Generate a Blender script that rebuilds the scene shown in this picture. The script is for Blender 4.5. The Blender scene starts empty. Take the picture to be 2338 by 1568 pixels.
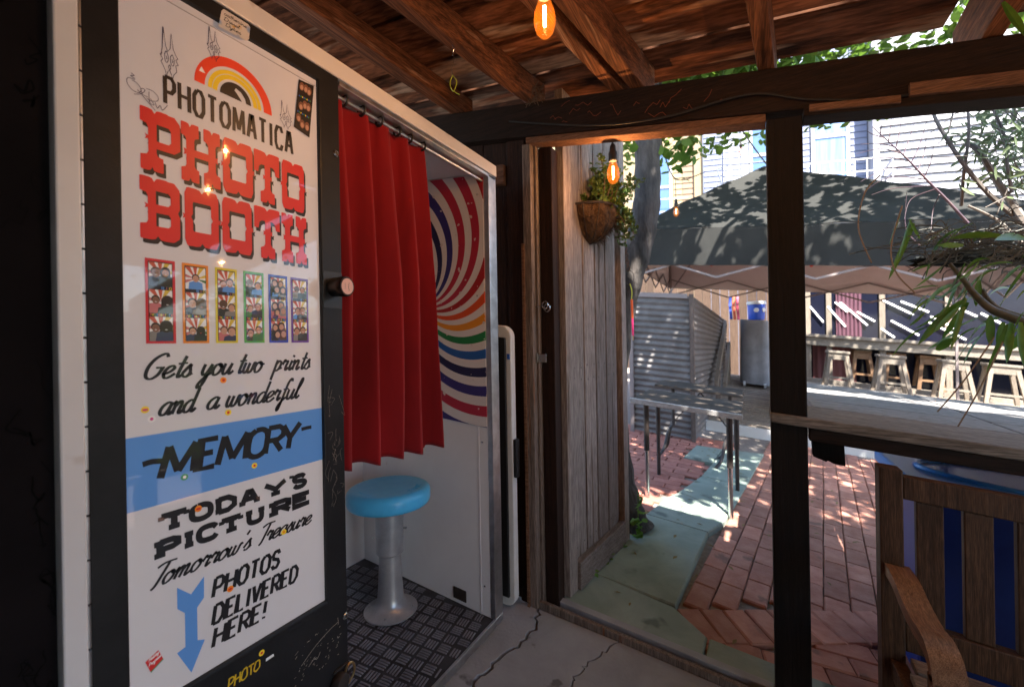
import bpy, bmesh, math, random
from mathutils import Vector, Matrix
from mathutils.geometry import tessellate_polygon
random.seed(7)
R = math.radians
SC = bpy.context.scene
COL = SC.collection

# ---------------------------------------------------------------- camera
# The yard lies on a hillside: everything level runs down towards -Y by SLOPE.
SLOPE = .107
EYE = 1.35
YAW = math.atan(551 / 987)
cam_d = bpy.data.cameras.new('camera')
cam = bpy.data.objects.new('camera', cam_d)
COL.objects.link(cam)
cam_d.sensor_width = 36.0
cam_d.lens = 36.0 * 987 / 2338
cam_d.clip_start = .02
cam_d.clip_end = 400
cam_d.dof.use_dof = True
cam_d.dof.focus_distance = 1.45
cam_d.dof.aperture_fstop = 3.2
cam.matrix_world = (Matrix.Translation((0, 0, EYE)) @ Matrix.Rotation(YAW - math.pi / 2, 4, 'Z')
                    @ Matrix.Rotation(math.pi / 2, 4, 'X') @ Matrix.Rotation(-.017, 4, 'Z'))
SC.camera = cam

# ---------------------------------------------------------------- light
SUN_EL = R(57)
SUN_AZ = R(30)                       # direction the light travels, from +X towards +Y
wd = bpy.data.worlds.new('World')
SC.world = wd
wd.use_nodes = True
nt = wd.node_tree
bgn = nt.nodes['Background']
sky = nt.nodes.new('ShaderNodeTexSky')
sky.sky_type = 'NISHITA'
sky.sun_disc = False
sky.sun_elevation = SUN_EL
# sun stands where the light comes from
sky.sun_rotation = math.pi / 2 - (SUN_AZ + math.pi)
nt.links.new(sky.outputs[0], bgn.inputs[0])
bgn.inputs[1].default_value = .115
sl = bpy.data.lights.new('sun', 'SUN')
sl.energy = 4.2
sl.angle = R(.53)
sl.color = (1, .95, .87)
sun = bpy.data.objects.new('sun', sl)
COL.objects.link(sun)
sdir = Vector((math.cos(SUN_AZ) * math.cos(SUN_EL), math.sin(SUN_AZ) * math.cos(SUN_EL), -math.sin(SUN_EL)))
sun.rotation_euler = sdir.to_track_quat('-Z', 'Y').to_euler()
sun.location = (-10, -8, 20)
vs = SC.view_settings
vs.view_transform = 'Standard'
vs.look = 'None'
vs.exposure = 2.9
vs.gamma = 1.0
vs.use_curve_mapping = False
SC.cycles.max_bounces = 10
SC.cycles.diffuse_bounces = 6
SC.cycles.glossy_bounces = 4
SC.cycles.transmission_bounces = 6
SC.cycles.caustics_reflective = False
SC.cycles.caustics_refractive = False
SC.cycles.sample_clamp_indirect = 6.0
SC.cycles.use_denoising = True

# ---------------------------------------------------------------- helpers
def W(a, b, c):
    return Vector((a, b, c + SLOPE * b))

MATS = {}
def M(name, col, col2=None, rough=.6, metal=0.0, coat=0.0, scale=6.0, stretch=(1, 1, 1), detail=5.0,
      bump=0.0, bscale=None, rand=0.0, spec=.5, emit=None, estr=0.0, fac=(.35, .7), alpha=1.0, trans=0.0, ior=1.45,
      spots=None, sheen=0.0, world=False, grain=0.0, rvar=0.0, transl=0.0):
    if name in MATS:
        return MATS[name]
    m = bpy.data.materials.new(name)
    m.use_nodes = True
    n, l = m.node_tree.nodes, m.node_tree.links
    p = n['Principled BSDF']
    p.inputs['Roughness'].default_value = rough
    p.inputs['Metallic'].default_value = metal
    p.inputs['Specular IOR Level'].default_value = spec
    p.inputs['IOR'].default_value = ior
    p.inputs['Coat Weight'].default_value = coat
    p.inputs['Coat Roughness'].default_value = .03
    p.inputs['Coat IOR'].default_value = 1.45
    p.inputs['Transmission Weight'].default_value = trans
    p.inputs['Alpha'].default_value = alpha
    if sheen:
        p.inputs['Sheen Weight'].default_value = sheen
    if emit:
        p.inputs['Emission Color'].default_value = (*emit, 1)
        p.inputs['Emission Strength'].default_value = estr
    src = None
    if col2 is not None or bump or rand or spots or rvar:
        tc = n.new('ShaderNodeTexCoord')
        if world:
            g = n.new('ShaderNodeNewGeometry')
            vec = g.outputs['Position']
        else:
            vec = tc.outputs['Object']
        oi = n.new('ShaderNodeObjectInfo')
        mp = n.new('ShaderNodeMapping')
        mp.inputs['Scale'].default_value = stretch
        add = n.new('ShaderNodeVectorMath'); add.operation = 'ADD'
        l.new(vec, mp.inputs['Vector'])
        l.new(mp.outputs[0], add.inputs[0])
        sc = n.new('ShaderNodeVectorMath'); sc.operation = 'SCALE'
        sc.inputs[0].default_value = (37, 53, 71)
        l.new(oi.outputs['Random'], sc.inputs['Scale'])
        if not world:
            l.new(sc.outputs[0], add.inputs[1])
        nz = n.new('ShaderNodeTexNoise')
        nz.inputs['Scale'].default_value = scale
        nz.inputs['Detail'].default_value = detail
        nz.inputs['Roughness'].default_value = .62
        nz.inputs['Distortion'].default_value = .35
        l.new(add.outputs[0], nz.inputs['Vector'])
        mr = n.new('ShaderNodeMapRange')
        mr.inputs[1].default_value, mr.inputs[2].default_value = fac
        l.new(nz.outputs['Fac'], mr.inputs[0])
        mx = n.new('ShaderNodeMix'); mx.data_type = 'RGBA'
        mx.inputs[6].default_value = (*col, 1)
        mx.inputs[7].default_value = (*(col2 or col), 1)
        l.new(mr.outputs[0], mx.inputs[0])
        out = mx.outputs[2]
        if spots:
            sc_, th, scol = spots
            n2 = n.new('ShaderNodeTexNoise')
            n2.inputs['Scale'].default_value = sc_
            n2.inputs['Detail'].default_value = 3
            l.new(add.outputs[0], n2.inputs['Vector'])
            m2 = n.new('ShaderNodeMapRange')
            m2.inputs[1].default_value, m2.inputs[2].default_value = th, th + .06
            l.new(n2.outputs['Fac'], m2.inputs[0])
            x2 = n.new('ShaderNodeMix'); x2.data_type = 'RGBA'
            l.new(m2.outputs[0], x2.inputs[0])
            l.new(out, x2.inputs[6])
            x2.inputs[7].default_value = (*scol, 1)
            out = x2.outputs[2]
        if grain:      # fine crisp grain along the fibre
            n5 = n.new('ShaderNodeTexNoise')
            n5.inputs['Scale'].default_value = scale * 5
            n5.inputs['Detail'].default_value = 2
            l.new(add.outputs[0], n5.inputs['Vector'])
            m5 = n.new('ShaderNodeMapRange')
            m5.inputs[1].default_value, m5.inputs[2].default_value = .40, .60
            m5.inputs[3].default_value, m5.inputs[4].default_value = 1 - grain, 1 + grain * .35
            l.new(n5.outputs['Fac'], m5.inputs[0])
            h5 = n.new('ShaderNodeHueSaturation')
            l.new(m5.outputs[0], h5.inputs['Value']); l.new(out, h5.inputs['Color'])
            out = h5.outputs[0]
        if rand:
            hs = n.new('ShaderNodeHueSaturation')
            m3 = n.new('ShaderNodeMapRange')
            m3.inputs[3].default_value, m3.inputs[4].default_value = 1 - rand, 1 + rand
            l.new(oi.outputs['Random'], m3.inputs[0])
            l.new(m3.outputs[0], hs.inputs['Value'])
            l.new(out, hs.inputs['Color'])
            out = hs.outputs[0]
        l.new(out, p.inputs['Base Color'])
        src = out
        if rvar:
            m4 = n.new('ShaderNodeMapRange')
            m4.inputs[3].default_value, m4.inputs[4].default_value = max(.02, rough - rvar), min(1, rough + rvar)
            l.new(nz.outputs['Fac'], m4.inputs[0])
            l.new(m4.outputs[0], p.inputs['Roughness'])
        if bump:
            bp = n.new('ShaderNodeBump')
            bp.inputs['Strength'].default_value = 1.0
            bp.inputs['Distance'].default_value = bump
            if bscale:
                nb = n.new('ShaderNodeTexNoise')
                nb.inputs['Scale'].default_value = bscale
                nb.inputs['Detail'].default_value = 4
                l.new(add.outputs[0], nb.inputs['Vector'])
                l.new(nb.outputs['Fac'], bp.inputs['Height'])
            else:
                l.new(nz.outputs['Fac'], bp.inputs['Height'])
            l.new(bp.outputs[0], p.inputs['Normal'])
    else:
        p.inputs['Base Color'].default_value = (*col, 1)
    if transl:
        tr = n.new('ShaderNodeBsdfTranslucent')
        if src is not None:
            l.new(src, tr.inputs[0])
        else:
            tr.inputs[0].default_value = (*col, 1)
        ms = n.new('ShaderNodeMixShader')
        ms.inputs[0].default_value = transl
        l.new(p.outputs[0], ms.inputs[1])
        l.new(tr.outputs[0], ms.inputs[2])
        l.new(ms.outputs[0], n['Material Output'].inputs[0])
    MATS[name] = m
    return m

def wood(name, c1, c2, axis, rand=.15, rough=.75, bump=.0015, scale=5, spots=None, fac=(.3, .72)):
    if spots:
        spots = (spots[0] * .22, spots[1], spots[2])
    st = [20, 20, 20]
    st[axis] = 1.0
    return M(name, c1, c2, rough=rough, scale=scale, stretch=st, detail=8, bump=bump, rand=rand, spots=spots, fac=fac, spec=.3, grain=.4)

ORG = {}
def thing(name, loc, label, cat, group=None):
    o = bpy.data.objects.new(name, None)
    o.empty_display_size = .1
    o.location = loc
    COL.objects.link(o)
    ORG[o] = Vector(loc)
    o['label'] = label
    o['category'] = cat
    if group:
        o['group'] = group
    return o
def tag(o, label, cat, group=None):
    o['label'] = label
    o['category'] = cat
    if group:
        o['group'] = group
    return o
def struct(o):
    o['kind'] = 'structure'
    return o

class MB:
    def __init__(s):
        s.v, s.f, s.m = [], [], []
        s.mi = 0
    def add(s, vs, fs):
        k = len(s.v)
        s.v += [Vector(q) for q in vs]
        s.f += [tuple(i + k for i in f) for f in fs]
        s.m += [s.mi] * len(fs)
        return s
    def hexa(s, p):      # 8 corners: bottom 4 ccw, top 4 ccw
        return s.add(p, [(3, 2, 1, 0), (4, 5, 6, 7), (0, 1, 5, 4), (1, 2, 6, 5), (2, 3, 7, 6), (3, 0, 4, 7)])
    def box(s, a0, a1, b0, b1, c0, c1):      # follows the slope of the yard
        return s.hexa([W(a0, b0, c0), W(a1, b0, c0), W(a1, b1, c0), W(a0, b1, c0),
                       W(a0, b0, c1), W(a1, b0, c1), W(a1, b1, c1), W(a0, b1, c1)])
    def obox(s, o, u, v, w):     # origin corner and three edge vectors
        o, u, v, w = map(Vector, (o, u, v, w))
        return s.hexa([o, o + u, o + u + v, o + v, o + w, o + u + w, o + u + v + w, o + v + w])
    def bar(s, p, q, wd, ht, up=(0, 0, 1)):      # rectangular bar from p to q
        p, q = Vector(p), Vector(q)
        d = (q - p).normalized()
        up = Vector(up)
        x = d.cross(up)
        if x.length < 1e-4:
            x = d.cross(Vector((1, 0, 0)))
        x.normalize()
        y = x.cross(d).normalized()
        o = p - x * wd / 2 - y * ht / 2
        return s.obox(o, x * wd, q - p, y * ht) if False else s.hexa(
            [o, o + x * wd, o + x * wd + (q - p), o + (q - p), o + y * ht, o + x * wd + y * ht, o + x * wd + y * ht + (q - p), o + y * ht + (q - p)])
    def tube(s, pts, r, n=8, caps=True):
        pts = [Vector(q) for q in pts]
        k = len(pts)
        rr = r if isinstance(r, (list, tuple)) else [r] * k
        rings = []
        prev = None
        for i, q in enumerate(pts):
            d = (pts[min(i + 1, k - 1)] - pts[max(i - 1, 0)]).normalized()
            if prev is None:
                x = d.cross(Vector((0, 0, 1)))
                if x.length < 1e-3:
                    x = d.cross(Vector((1, 0, 0)))
            else:
                x = prev - d * prev.dot(d)
            x.normalize()
            prev = x
            y = d.cross(x)
            rings.append([q + (x * math.cos(t) + y * math.sin(t)) * rr[i] for t in [2 * math.pi * j / n for j in range(n)]])
        vs = [v for rg in rings for v in rg]
        fs = [(i * n + j, i * n + (j + 1) % n, (i + 1) * n + (j + 1) % n, (i + 1) * n + j) for i in range(k - 1) for j in range(n)]
        if caps:
            fs += [tuple(range(n))[::-1], tuple((k - 1) * n + j for j in range(n))]
        return s.add(vs, fs)
    def lathe(s, prof, o, axis=(0, 0, 1), n=24, caps=True):     # prof = [(radius, height)]
        ax = Vector(axis).normalized()
        x = ax.cross(Vector((0, 0, 1)))
        if x.length < 1e-3:
            x = Vector((1, 0, 0))
        x.normalize()
        y = ax.cross(x)
        o = Vector(o)
        vs = [o + ax * h + (x * math.cos(2 * math.pi * j / n) + y * math.sin(2 * math.pi * j / n)) * r for r, h in prof for j in range(n)]
        k = len(prof)
        fs = [(i * n + j, i * n + (j + 1) % n, (i + 1) * n + (j + 1) % n, (i + 1) * n + j) for i in range(k - 1) for j in range(n)]
        if caps:
            fs += [tuple(range(n))[::-1], tuple((k - 1) * n + j for j in range(n))]
        return s.add(vs, fs)
    def grid(s, fn, nu, nv):
        vs = [fn(i / nu, j / nv) for i in range(nu + 1) for j in range(nv + 1)]
        fs = [(i * (nv + 1) + j, (i + 1) * (nv + 1) + j, (i + 1) * (nv + 1) + j + 1, i * (nv + 1) + j + 1) for i in range(nu) for j in range(nv)]
        return s.add(vs, fs)
    def build(s, name, mats, parent=None, org=None, smooth=False, bevel=0, fix=True):
        if not isinstance(mats, (list, tuple)):
            mats = [mats]
        if parent is not None:
            o0 = ORG[parent]
        elif org is not None:
            o0 = Vector(org)
        else:
            zs = min(v.z for v in s.v)
            o0 = Vector((sum(v.x for v in s.v) / len(s.v), sum(v.y for v in s.v) / len(s.v), zs))
        me = bpy.data.meshes.new(name)
        me.from_pydata([v - o0 for v in s.v], [], s.f)
        for m in mats:
            me.materials.append(m)
        if len(mats) > 1:
            me.polygons.foreach_set('material_index', s.m)
        if fix:
            bm = bmesh.new(); bm.from_mesh(me)
            bmesh.ops.recalc_face_normals(bm, faces=bm.faces)
            bm.to_mesh(me); bm.free()
        if smooth:
            me.shade_smooth()
            me.set_sharp_from_angle(angle=R(40))
        me.update()
        o = bpy.data.objects.new(name, me)
        COL.objects.link(o)
        if parent is not None:
            o.parent = parent
        else:
            o.location = o0
        ORG[o] = o0
        if bevel:
            bv = o.modifiers.new('bevel', 'BEVEL')
            bv.width = bevel
            bv.segments = 2
            bv.limit_method = 'ANGLE'
        return o

def copy_thing(root, loc, rz=0.0, label=None):
    r = root.copy(); COL.objects.link(r)
    r.location = loc
    r.rotation_euler = (0, 0, rz)
    ORG[r] = Vector(loc)
    if label:
        r['label'] = label
    for ch in list(root.children):
        c = ch.copy(); COL.objects.link(c); c.parent = r
        for g in list(ch.children):
            d = g.copy(); COL.objects.link(d); d.parent = c
    return r

def catmull(pts, n=6, closed=False):
    pts = [Vector(p) for p in pts]
    if len(pts) < 3:
        return pts
    out = []
    k = len(pts)
    for i in range(k - 1):
        p0, p1, p2, p3 = pts[max(i - 1, 0)], pts[i], pts[i + 1], pts[min(i + 2, k - 1)]
        for j in range(n):
            t = j / n
            out.append(.5 * ((2 * p1) + (p2 - p0) * t + (2 * p0 - 5 * p1 + 4 * p2 - p3) * t * t + (3 * p1 - p0 - 3 * p2 + p3) * t ** 3))
    out.append(pts[-1])
    return out
# ================================================================ materials
m_conc = M('concrete', (.24, .25, .27), (.36, .37, .39), rough=.85, scale=3, bump=.003, bscale=60, spots=(9, .66, (.13, .13, .135)), detail=8)
m_green = M('green_concrete', (.20, .25, .21), (.29, .345, .295), rough=.85, scale=4, bump=.002, bscale=50, rand=.06, spots=(5, .63, (.12, .15, .13)), detail=8)
m_brick = M('brick', (.36, .15, .105), (.49, .25, .185), rough=.85, scale=9, bump=.002, bscale=70, rand=.28, spots=(7, .64, (.24, .13, .10)))
m_tile = M('terracotta', (.30, .11, .08), (.42, .18, .135), rough=.85, scale=9, bump=.002, bscale=70, rand=.16)
m_sand = M('joint_sand', (.17, .14, .12), (.28, .24, .21), rough=.95, scale=30, bump=.003)
m_soil = M('soil', (.03, .022, .016), (.06, .045, .03), rough=.95, scale=30, bump=.01)
wa_red = M('roof_board', (.024, .008, .0035), (.26, .105, .052), rough=.9, grain=.35, scale=2.4, stretch=(5, .8, 5), detail=9, bump=.008, rand=.5, fac=(.36, .66), spec=.15, spots=(1.7, .55, (.33, .225, .16)))
wa_raft = wood('rafter_wood', (.05, .017, .007), (.24, .095, .042), 0, rand=.25, scale=2.5, bump=.004, spots=(5, .64, (.30, .165, .10)), fac=(.33, .68))
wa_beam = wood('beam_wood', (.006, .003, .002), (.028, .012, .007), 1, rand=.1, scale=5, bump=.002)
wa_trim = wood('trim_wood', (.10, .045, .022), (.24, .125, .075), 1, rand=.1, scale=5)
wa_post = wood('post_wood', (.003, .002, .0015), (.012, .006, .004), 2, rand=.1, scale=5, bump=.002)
wa_dark = wood('dark_plank', (.010, .005, .0035), (.045, .017, .009), 2, rand=.25, scale=5)
wa_jamb = wood('jamb_wood', (.10, .075, .06), (.28, .22, .19), 2, rand=.1, scale=4, spots=(6, .64, (.22, .09, .04)))
wa_gate = wood('gate_plank', (.15, .12, .105), (.30, .25, .225), 2, rand=.24, scale=3.2, bump=.0006, spots=(4, .60, (.10, .065, .048)))
wa_sill = wood('sill_wood', (.10, .085, .072), (.27, .24, .215), 1, rand=.1, scale=4)
wa_pale = wood('pale_wood_b', (.15, .125, .10), (.25, .215, .175), 1, rand=.1)
wa_pale_c = wood('pale_wood_c', (.15, .122, .095), (.26, .215, .17), 2, rand=.1)
wa_deck = wood('deck_wood', (.20, .165, .13), (.37, .31, .25), 1, rand=.2)
m_black = M('black_paint', (.012, .012, .0135), (.018, .018, .02), rough=.42, spec=.3, scale=14, bump=.0003, bscale=160, spots=(26, .80, (.16, .15, .14)), rvar=.1)
m_white = M('white_laminate', (.70, .675, .685), (.77, .75, .755), rough=.32, scale=3, rvar=.12, bump=.0002, spots=(13, .70, (.62, .57, .555)))
m_chrome = M('brushed_metal', (.45, .46, .48), (.62, .63, .65), rough=.34, metal=1.0, scale=20, rvar=.12)
m_steel = M('steel', (.55, .55, .55), rough=.25, metal=1.0)
m_blackm = M('black_metal', (.015, .015, .016), rough=.45)
m_iron = M('dark_iron', (.02, .018, .017), (.05, .035, .03), rough=.55, scale=12)

# ================================================================ ground
mb = MB()
mb.grid(lambda u, v: W(-6 + 70 * u, 30 - 60 * v, -.03), 2, 2)
ground = struct(mb.build('ground', m_sand, org=(0, 0, 0)))

mb = MB()      # inside floor of the shelter: one cast slab, split by open cracks
def rag(pts, n=7, amp=.011, seed=1):
    rg = random.Random(seed)
    out = []
    for (x0, y0), (x1, y1) in zip(pts, pts[1:]):
        for i in range(n):
            t = i / n
            out.append((x0 + (x1 - x0) * t + rg.uniform(-amp, amp), y0 + (y1 - y0) * t + rg.uniform(-amp, amp)))
    out.append(pts[-1])
    return out
crack1 = rag([(1.84, .905), (1.70, .86), (1.52, .885), (1.32, .93), (1.1, .80), (.7, .75), (0, .6), (-2.5, .5)], seed=3)
crack2 = rag([(1.84, .52), (1.66, .60), (1.55, .62), (1.40, .55), (1.1, .48), (.6, .40), (0, .25), (-2.5, .1)], seed=5)
def slab_poly(mb, poly, c0, c1, shrink=0.0, bev=.004):
    n = len(poly)
    ctr = Vector((sum(p[0] for p in poly) / n, sum(p[1] for p in poly) / n))
    low = [W(p[0], p[1], c0) for p in poly]
    mid = [W(p[0], p[1], c1 - bev) for p in poly]
    # inner ring pushed in along the corner bisectors
    top = []
    area = sum(poly[i][0] * poly[(i + 1) % n][1] - poly[(i + 1) % n][0] * poly[i][1] for i in range(n))
    sg = 1 if area > 0 else -1
    for i, p in enumerate(poly):
        a, q = Vector(poly[i - 1]), Vector(poly[(i + 1) % n])
        e1 = (Vector(p) - a); e2 = (q - Vector(p))
        e1 = e1.normalized() if e1.length else Vector((1, 0)); e2 = e2.normalized() if e2.length else e1
        nn = Vector((-(e1.y + e2.y), e1.x + e2.x)) * sg
        nn = nn.normalized() * bev if nn.length > 1e-6 else Vector((0, 0))
        top.append(W(p[0] + nn.x, p[1] + nn.y, c1))
    k = len(mb.v)
    fs = [(i, (i + 1) % n, n + (i + 1) % n, n + i) for i in range(n)] + [(n + i, n + (i + 1) % n, 2 * n + (i + 1) % n, 2 * n + i) for i in range(n)]
    tri = tessellate_polygon([[Vector((p.x, p.y, 0)) for p in top]])
    fs += [tuple(2 * n + j for j in t) for t in tri]
    mb.add(low + mid + top, fs)
def off(line, d):
    return [(x, y + d) for x, y in line]
floor_root = None
polys = [
    [(1.84, 2.6)] + off(crack1, .006) + [(-2.5, 2.6)],
    off(crack1, -.006) + [(p[0], p[1]) for p in reversed(off(crack2, .0028))],
    off(crack2, -.0028) + [(-2.5, -4), (1.84, -4)],
]
for i, pl in enumerate(polys):
    mb = MB()
    slab_poly(mb, pl, -.07, 0.0, bev=.002)
    if i == 0:
        floor_root = struct(mb.build('concrete_floor', m_conc, org=(0, 0, 0)))
    else:
        mb.build('floor_slab', m_conc, parent=floor_root)

# ---- green concrete path
path = None
gpolys = [
    [(1.935, 1.0), (1.96, .84), (2.256, .762), (2.213, .355), (2.083, .198), (1.945, .203)],
    [(2.245, .764), (2.262, .762), (3.21, .703), (3.19, .288), (2.225, .352)],
    [(3.222, .702), (3.64, .632), (3.84, .57), (3.70, .170), (3.42, .215), (3.203, .286)],
    [(3.85, .57), (4.44, .452), (4.43, .079), (3.71, .168)],
    [(4.455, .45), (5.02, .39), (5.69, .33), (5.85, -.09), (4.445, .077)],
    [(5.02, .40), (5.0, .68), (5.65, .62), (5.69, .34)],
    [(1.945, .193), (2.080, .188), (2.08, -.062), (2.10, -.50), (2.08, -1.2), (1.945, -1.2)],
    [(1.945, -1.21), (2.08, -1.21), (2.1, -2.6), (1.945, -2.6)],
]
for i, pl in enumerate(gpolys):
    mb = MB()
    tip = .004 if i in (1,) else 0
    slab_poly(mb, pl, -.05, .018 + tip, bev=.008)
    if path is None:
        path = struct(mb.build('green_path', m_green, org=W(2.1, .4, 0)))
    else:
        mb.build('slab', m_green, parent=path)

# ---- brick paving
def brick_mesh(name, L, Wd, H, seed):
    rg = random.Random(seed)
    bm = bmesh.new()
    bmesh.ops.create_cube(bm, size=1)
    for v in bm.verts:
        v.co.x *= L * (1 + rg.uniform(-.02, .012)); v.co.y *= Wd * (1 + rg.uniform(-.035, .02)); v.co.z *= H
    bmesh.ops.bevel(bm, geom=[e for e in bm.edges if any(f.normal.z > .5 for f in e.link_faces)], offset=rg.uniform(.004, .008), segments=1, affect='EDGES')
    me = bpy.data.meshes.new(name); bm.to_mesh(me); bm.free()
    me.materials.append(m_brick if name == 'brick' else m_tile)
    return me
bvar = [brick_mesh('brick', .2305, .1118, .05, i) for i in range(6)]
tvar = [brick_mesh('tile', .2385, .1175, .05, 20 + i) for i in range(4)]
paving = struct(MB().box(1.93, 7.0, -4.2, 2.0, -.06, -.022).build('brick_paving', m_sand, org=W(3, 0, -.06)))
def inpoly(x, y, pl):
    ins = False
    j = len(pl) - 1
    for i in range(len(pl)):
        if (pl[i][1] > y) != (pl[j][1] > y) and x < (pl[j][0] - pl[i][0]) * (y - pl[i][1]) / (pl[j][1] - pl[i][1]) + pl[i][0]:
            ins = not ins
        j = i
    return ins
bricks = []
def slope_at(x, p, q):
    t = (x - p[0]) / (q[0] - p[0])
    return p[1] + (q[1] - p[1]) * t
B0, B1 = Vector((2.30, .25)), Vector((2.86, -.55))        # line along the far side of the soldier course
bd = (B1 - B0).normalized()
bn = Vector((-bd.y, bd.x))                                 # points away from the camera
if bn.x < 0: bn = -bn
def side(x, y):
    return (Vector((x, y)) - B0).dot(bn)
ang = math.atan2(-.115, 1)
ux, uy = Vector((math.cos(ang), math.sin(ang))), Vector((-math.sin(ang), math.cos(ang)))
# far field: columns running away
for j in range(-40, 10):
    for i in range(-6, 28):
        o = Vector((2.19, .29)) + uy * (j * .1155) + ux * (i * .2345 + (.117 if j % 2 else 0) + .02 * math.sin(j * 2.3))
        if o.x < 2.0 or o.x > 6.75 or o.y < -4 or o.y > .45: continue
        if side(o.x, o.y) < -.03: continue
        if any(inpoly(o.x + .0, o.y, g) for g in gpolys): continue
        # left of the path is the terrace
        if o.x < 4.45 and o.y > slope_at(o.x, (2.2, .42), (4.45, .10)): continue
        if o.x >= 4.45 and o.y > slope_at(o.x, (4.45, .10), (5.85, -.06)): continue
        bricks.append((o.x, o.y, ang, 0))
# soldier course
ba = math.atan2(bn.y, bn.x)
for k in range(-3, 34):
    o = B0 + bd * (k * .1165 + .05) - bn * .116
    if any(inpoly(o.x, o.y, g) for g in gpolys): continue
    bricks.append((o.x, o.y, ba + random.uniform(-.02, .02), 2))
# near field: rows along the sill
a3 = math.atan2(-1, .16)
u3, w3 = Vector((math.cos(a3), math.sin(a3))), Vector((-math.sin(a3), math.cos(a3)))
for j in range(-14, 14):
    for i in range(-16, 22):
        o = Vector((2.10, .1)) + u3 * (i * .2345 + (.117 if j % 2 else 0)) + w3 * (j * .1155)
        if o.x < 2.02 or o.y < -4 or o.y > .3 or side(o.x, o.y) > -.205: continue
        if any(inpoly(o.x, o.y, g) for g in gpolys): continue
        bricks.append((o.x, o.y, a3, 0))
# terrace of red tiles left of the path
for j in range(-30, 30):
    for i in range(-30, 30):
        o = Vector((3.62 + j * .121, .95 + i * .2425 + (.12 if j % 2 else 0)))
        if o.x < 2.95 or o.x > 6.2 or o.y > 1.9: continue
        lim = slope_at(o.x, (2.9, .70), (3.84, .57)) if o.x < 3.84 else slope_at(o.x, (3.84, .57), (5.0, .40))
        if o.y < lim - .02 or any(inpoly(o.x, o.y, g) for g in gpolys): continue
        bricks.append((o.x, o.y, math.pi / 2, 1))
rot_slope = {}
def vis_size(b):       # rough size on the picture
    d = b[0] * math.cos(YAW) + b[1] * math.sin(YAW)
    r = b[0] * math.sin(YAW) - b[1] * math.cos(YAW)
    return (1 / (d * d)) if (d > .3 and abs(r / d) < 1.25 and not (b[0] < 4 and r / d < .22)) else 0
bricks.sort(key=vis_size, reverse=True)
shear = Matrix.Identity(4)
for i, (x, y, an, kind) in enumerate(bricks[:300]):
    o = bpy.data.objects.new('tile' if kind == 1 else 'brick', random.choice(tvar if kind == 1 else bvar))
    COL.objects.link(o)
    o.parent = paving
    p = W(x, y, -.025 + (.005 if kind == 2 else 0) + random.uniform(-.0015, .0015)) - ORG[paving]
    tilt = Matrix.Rotation(math.atan(SLOPE), 4, 'X')
    o.matrix_local = Matrix.Translation(p) @ tilt @ Matrix.Rotation(an + random.uniform(-.012, .012), 4, 'Z')
for kind, nm, mt in ((0, 'distant_bricks', m_brick), (1, 'distant_tiles', m_tile)):
    mb = MB()
    for (x, y, an, k2) in bricks[300:]:
        if (k2 == 1) != (kind == 1): continue
        u = Vector((math.cos(an), math.sin(an))) * .113; v = Vector((-math.sin(an), math.cos(an))) * .054
        q = [Vector((x, y)) - u - v, Vector((x, y)) + u - v, Vector((x, y)) + u + v, Vector((x, y)) - u + v]
        mb.hexa([W(t.x, t.y, -.05) for t in q] + [W(t.x, t.y, -.001) for t in q])
    if mb.v:
        o = mb.build(nm, mt, parent=paving)
        o['kind'] = 'stuff'

mb = MB()
rg = random.Random(90)
for k in range(130):
    x, y = rg.uniform(2.0, 6.5), rg.uniform(-1.6, 1.2)
    t = rg.uniform(0, 6.28); L = rg.uniform(.012, .03)
    u, v = Vector((math.cos(t), math.sin(t))) * L, Vector((-math.sin(t), math.cos(t))) * L * .35
    mb.add([W(x - u.x, y - u.y, .022), W(x + v.x, y + v.y, .026), W(x + u.x, y + u.y, .024), W(x - v.x, y - v.y, .025)], [(0, 1, 2, 3)])
o = mb.build('leaf_litter', M('dry_leaf', (.14, .09, .03), (.26, .20, .06), rough=.8, scale=3), org=W(4, 0, 0), fix=False)
o['kind'] = 'stuff'; o['label'] = 'small dry leaves scattered over the paving'; o['category'] = 'leaves'
# ---- threshold rail of the gate
th = thing('door_track', W(1.88, .5, 0), 'low timber threshold with dark groove under the open gate', 'threshold')
MB().box(1.845, 1.868, -.05, .93, -.02, .028).build('rail', wa_jamb, parent=th, bevel=.003)
MB().box(1.868, 1.90, -.05, .93, -.02, .004).build('groove', m_blackm, parent=th)
MB().box(1.90, 1.94, -.05, .93, -.02, .03).build('rail', m_conc, parent=th, bevel=.004)

# ================================================================ shelter
# roof: boards along Y, rafters along X
roof = thing('shelter_roof', W(.7, 0, 2.38), 'low lean-to roof of reddish weathered boards on timber rafters', 'roof')
edges = [-1.62, -1.3, -1.02, -.70, -.42, -.12, .17, .46, .72, .99, 1.27, 1.56, 1.815, 2.09]
for i in range(len(edges) - 1):
    rg = random.Random(i)
    z = rg.uniform(-.012, .012)
    MB().box(edges[i] + .010, edges[i + 1] - .010, -.6745 if i < 11 else (-.655 if i == 11 else -.60), 3.0, 2.5 + z, 2.525 + z).build('board', wa_red, parent=roof, bevel=.003)
    MB().box(edges[i] + .010, edges[i + 1] - .010, -3.2, -.675, 2.5 + z, 2.525 + z).build('board', wa_red, parent=roof, bevel=.003)
MB().box(-1.62, 1.80, -.67, 3.0, 2.545, 2.55).build('roof_felt', m_blackm, parent=roof)
MB().box(-1.62, 1.80, -3.2, -.68, 2.545, 2.55).build('roof_felt', m_blackm, parent=roof)
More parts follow.
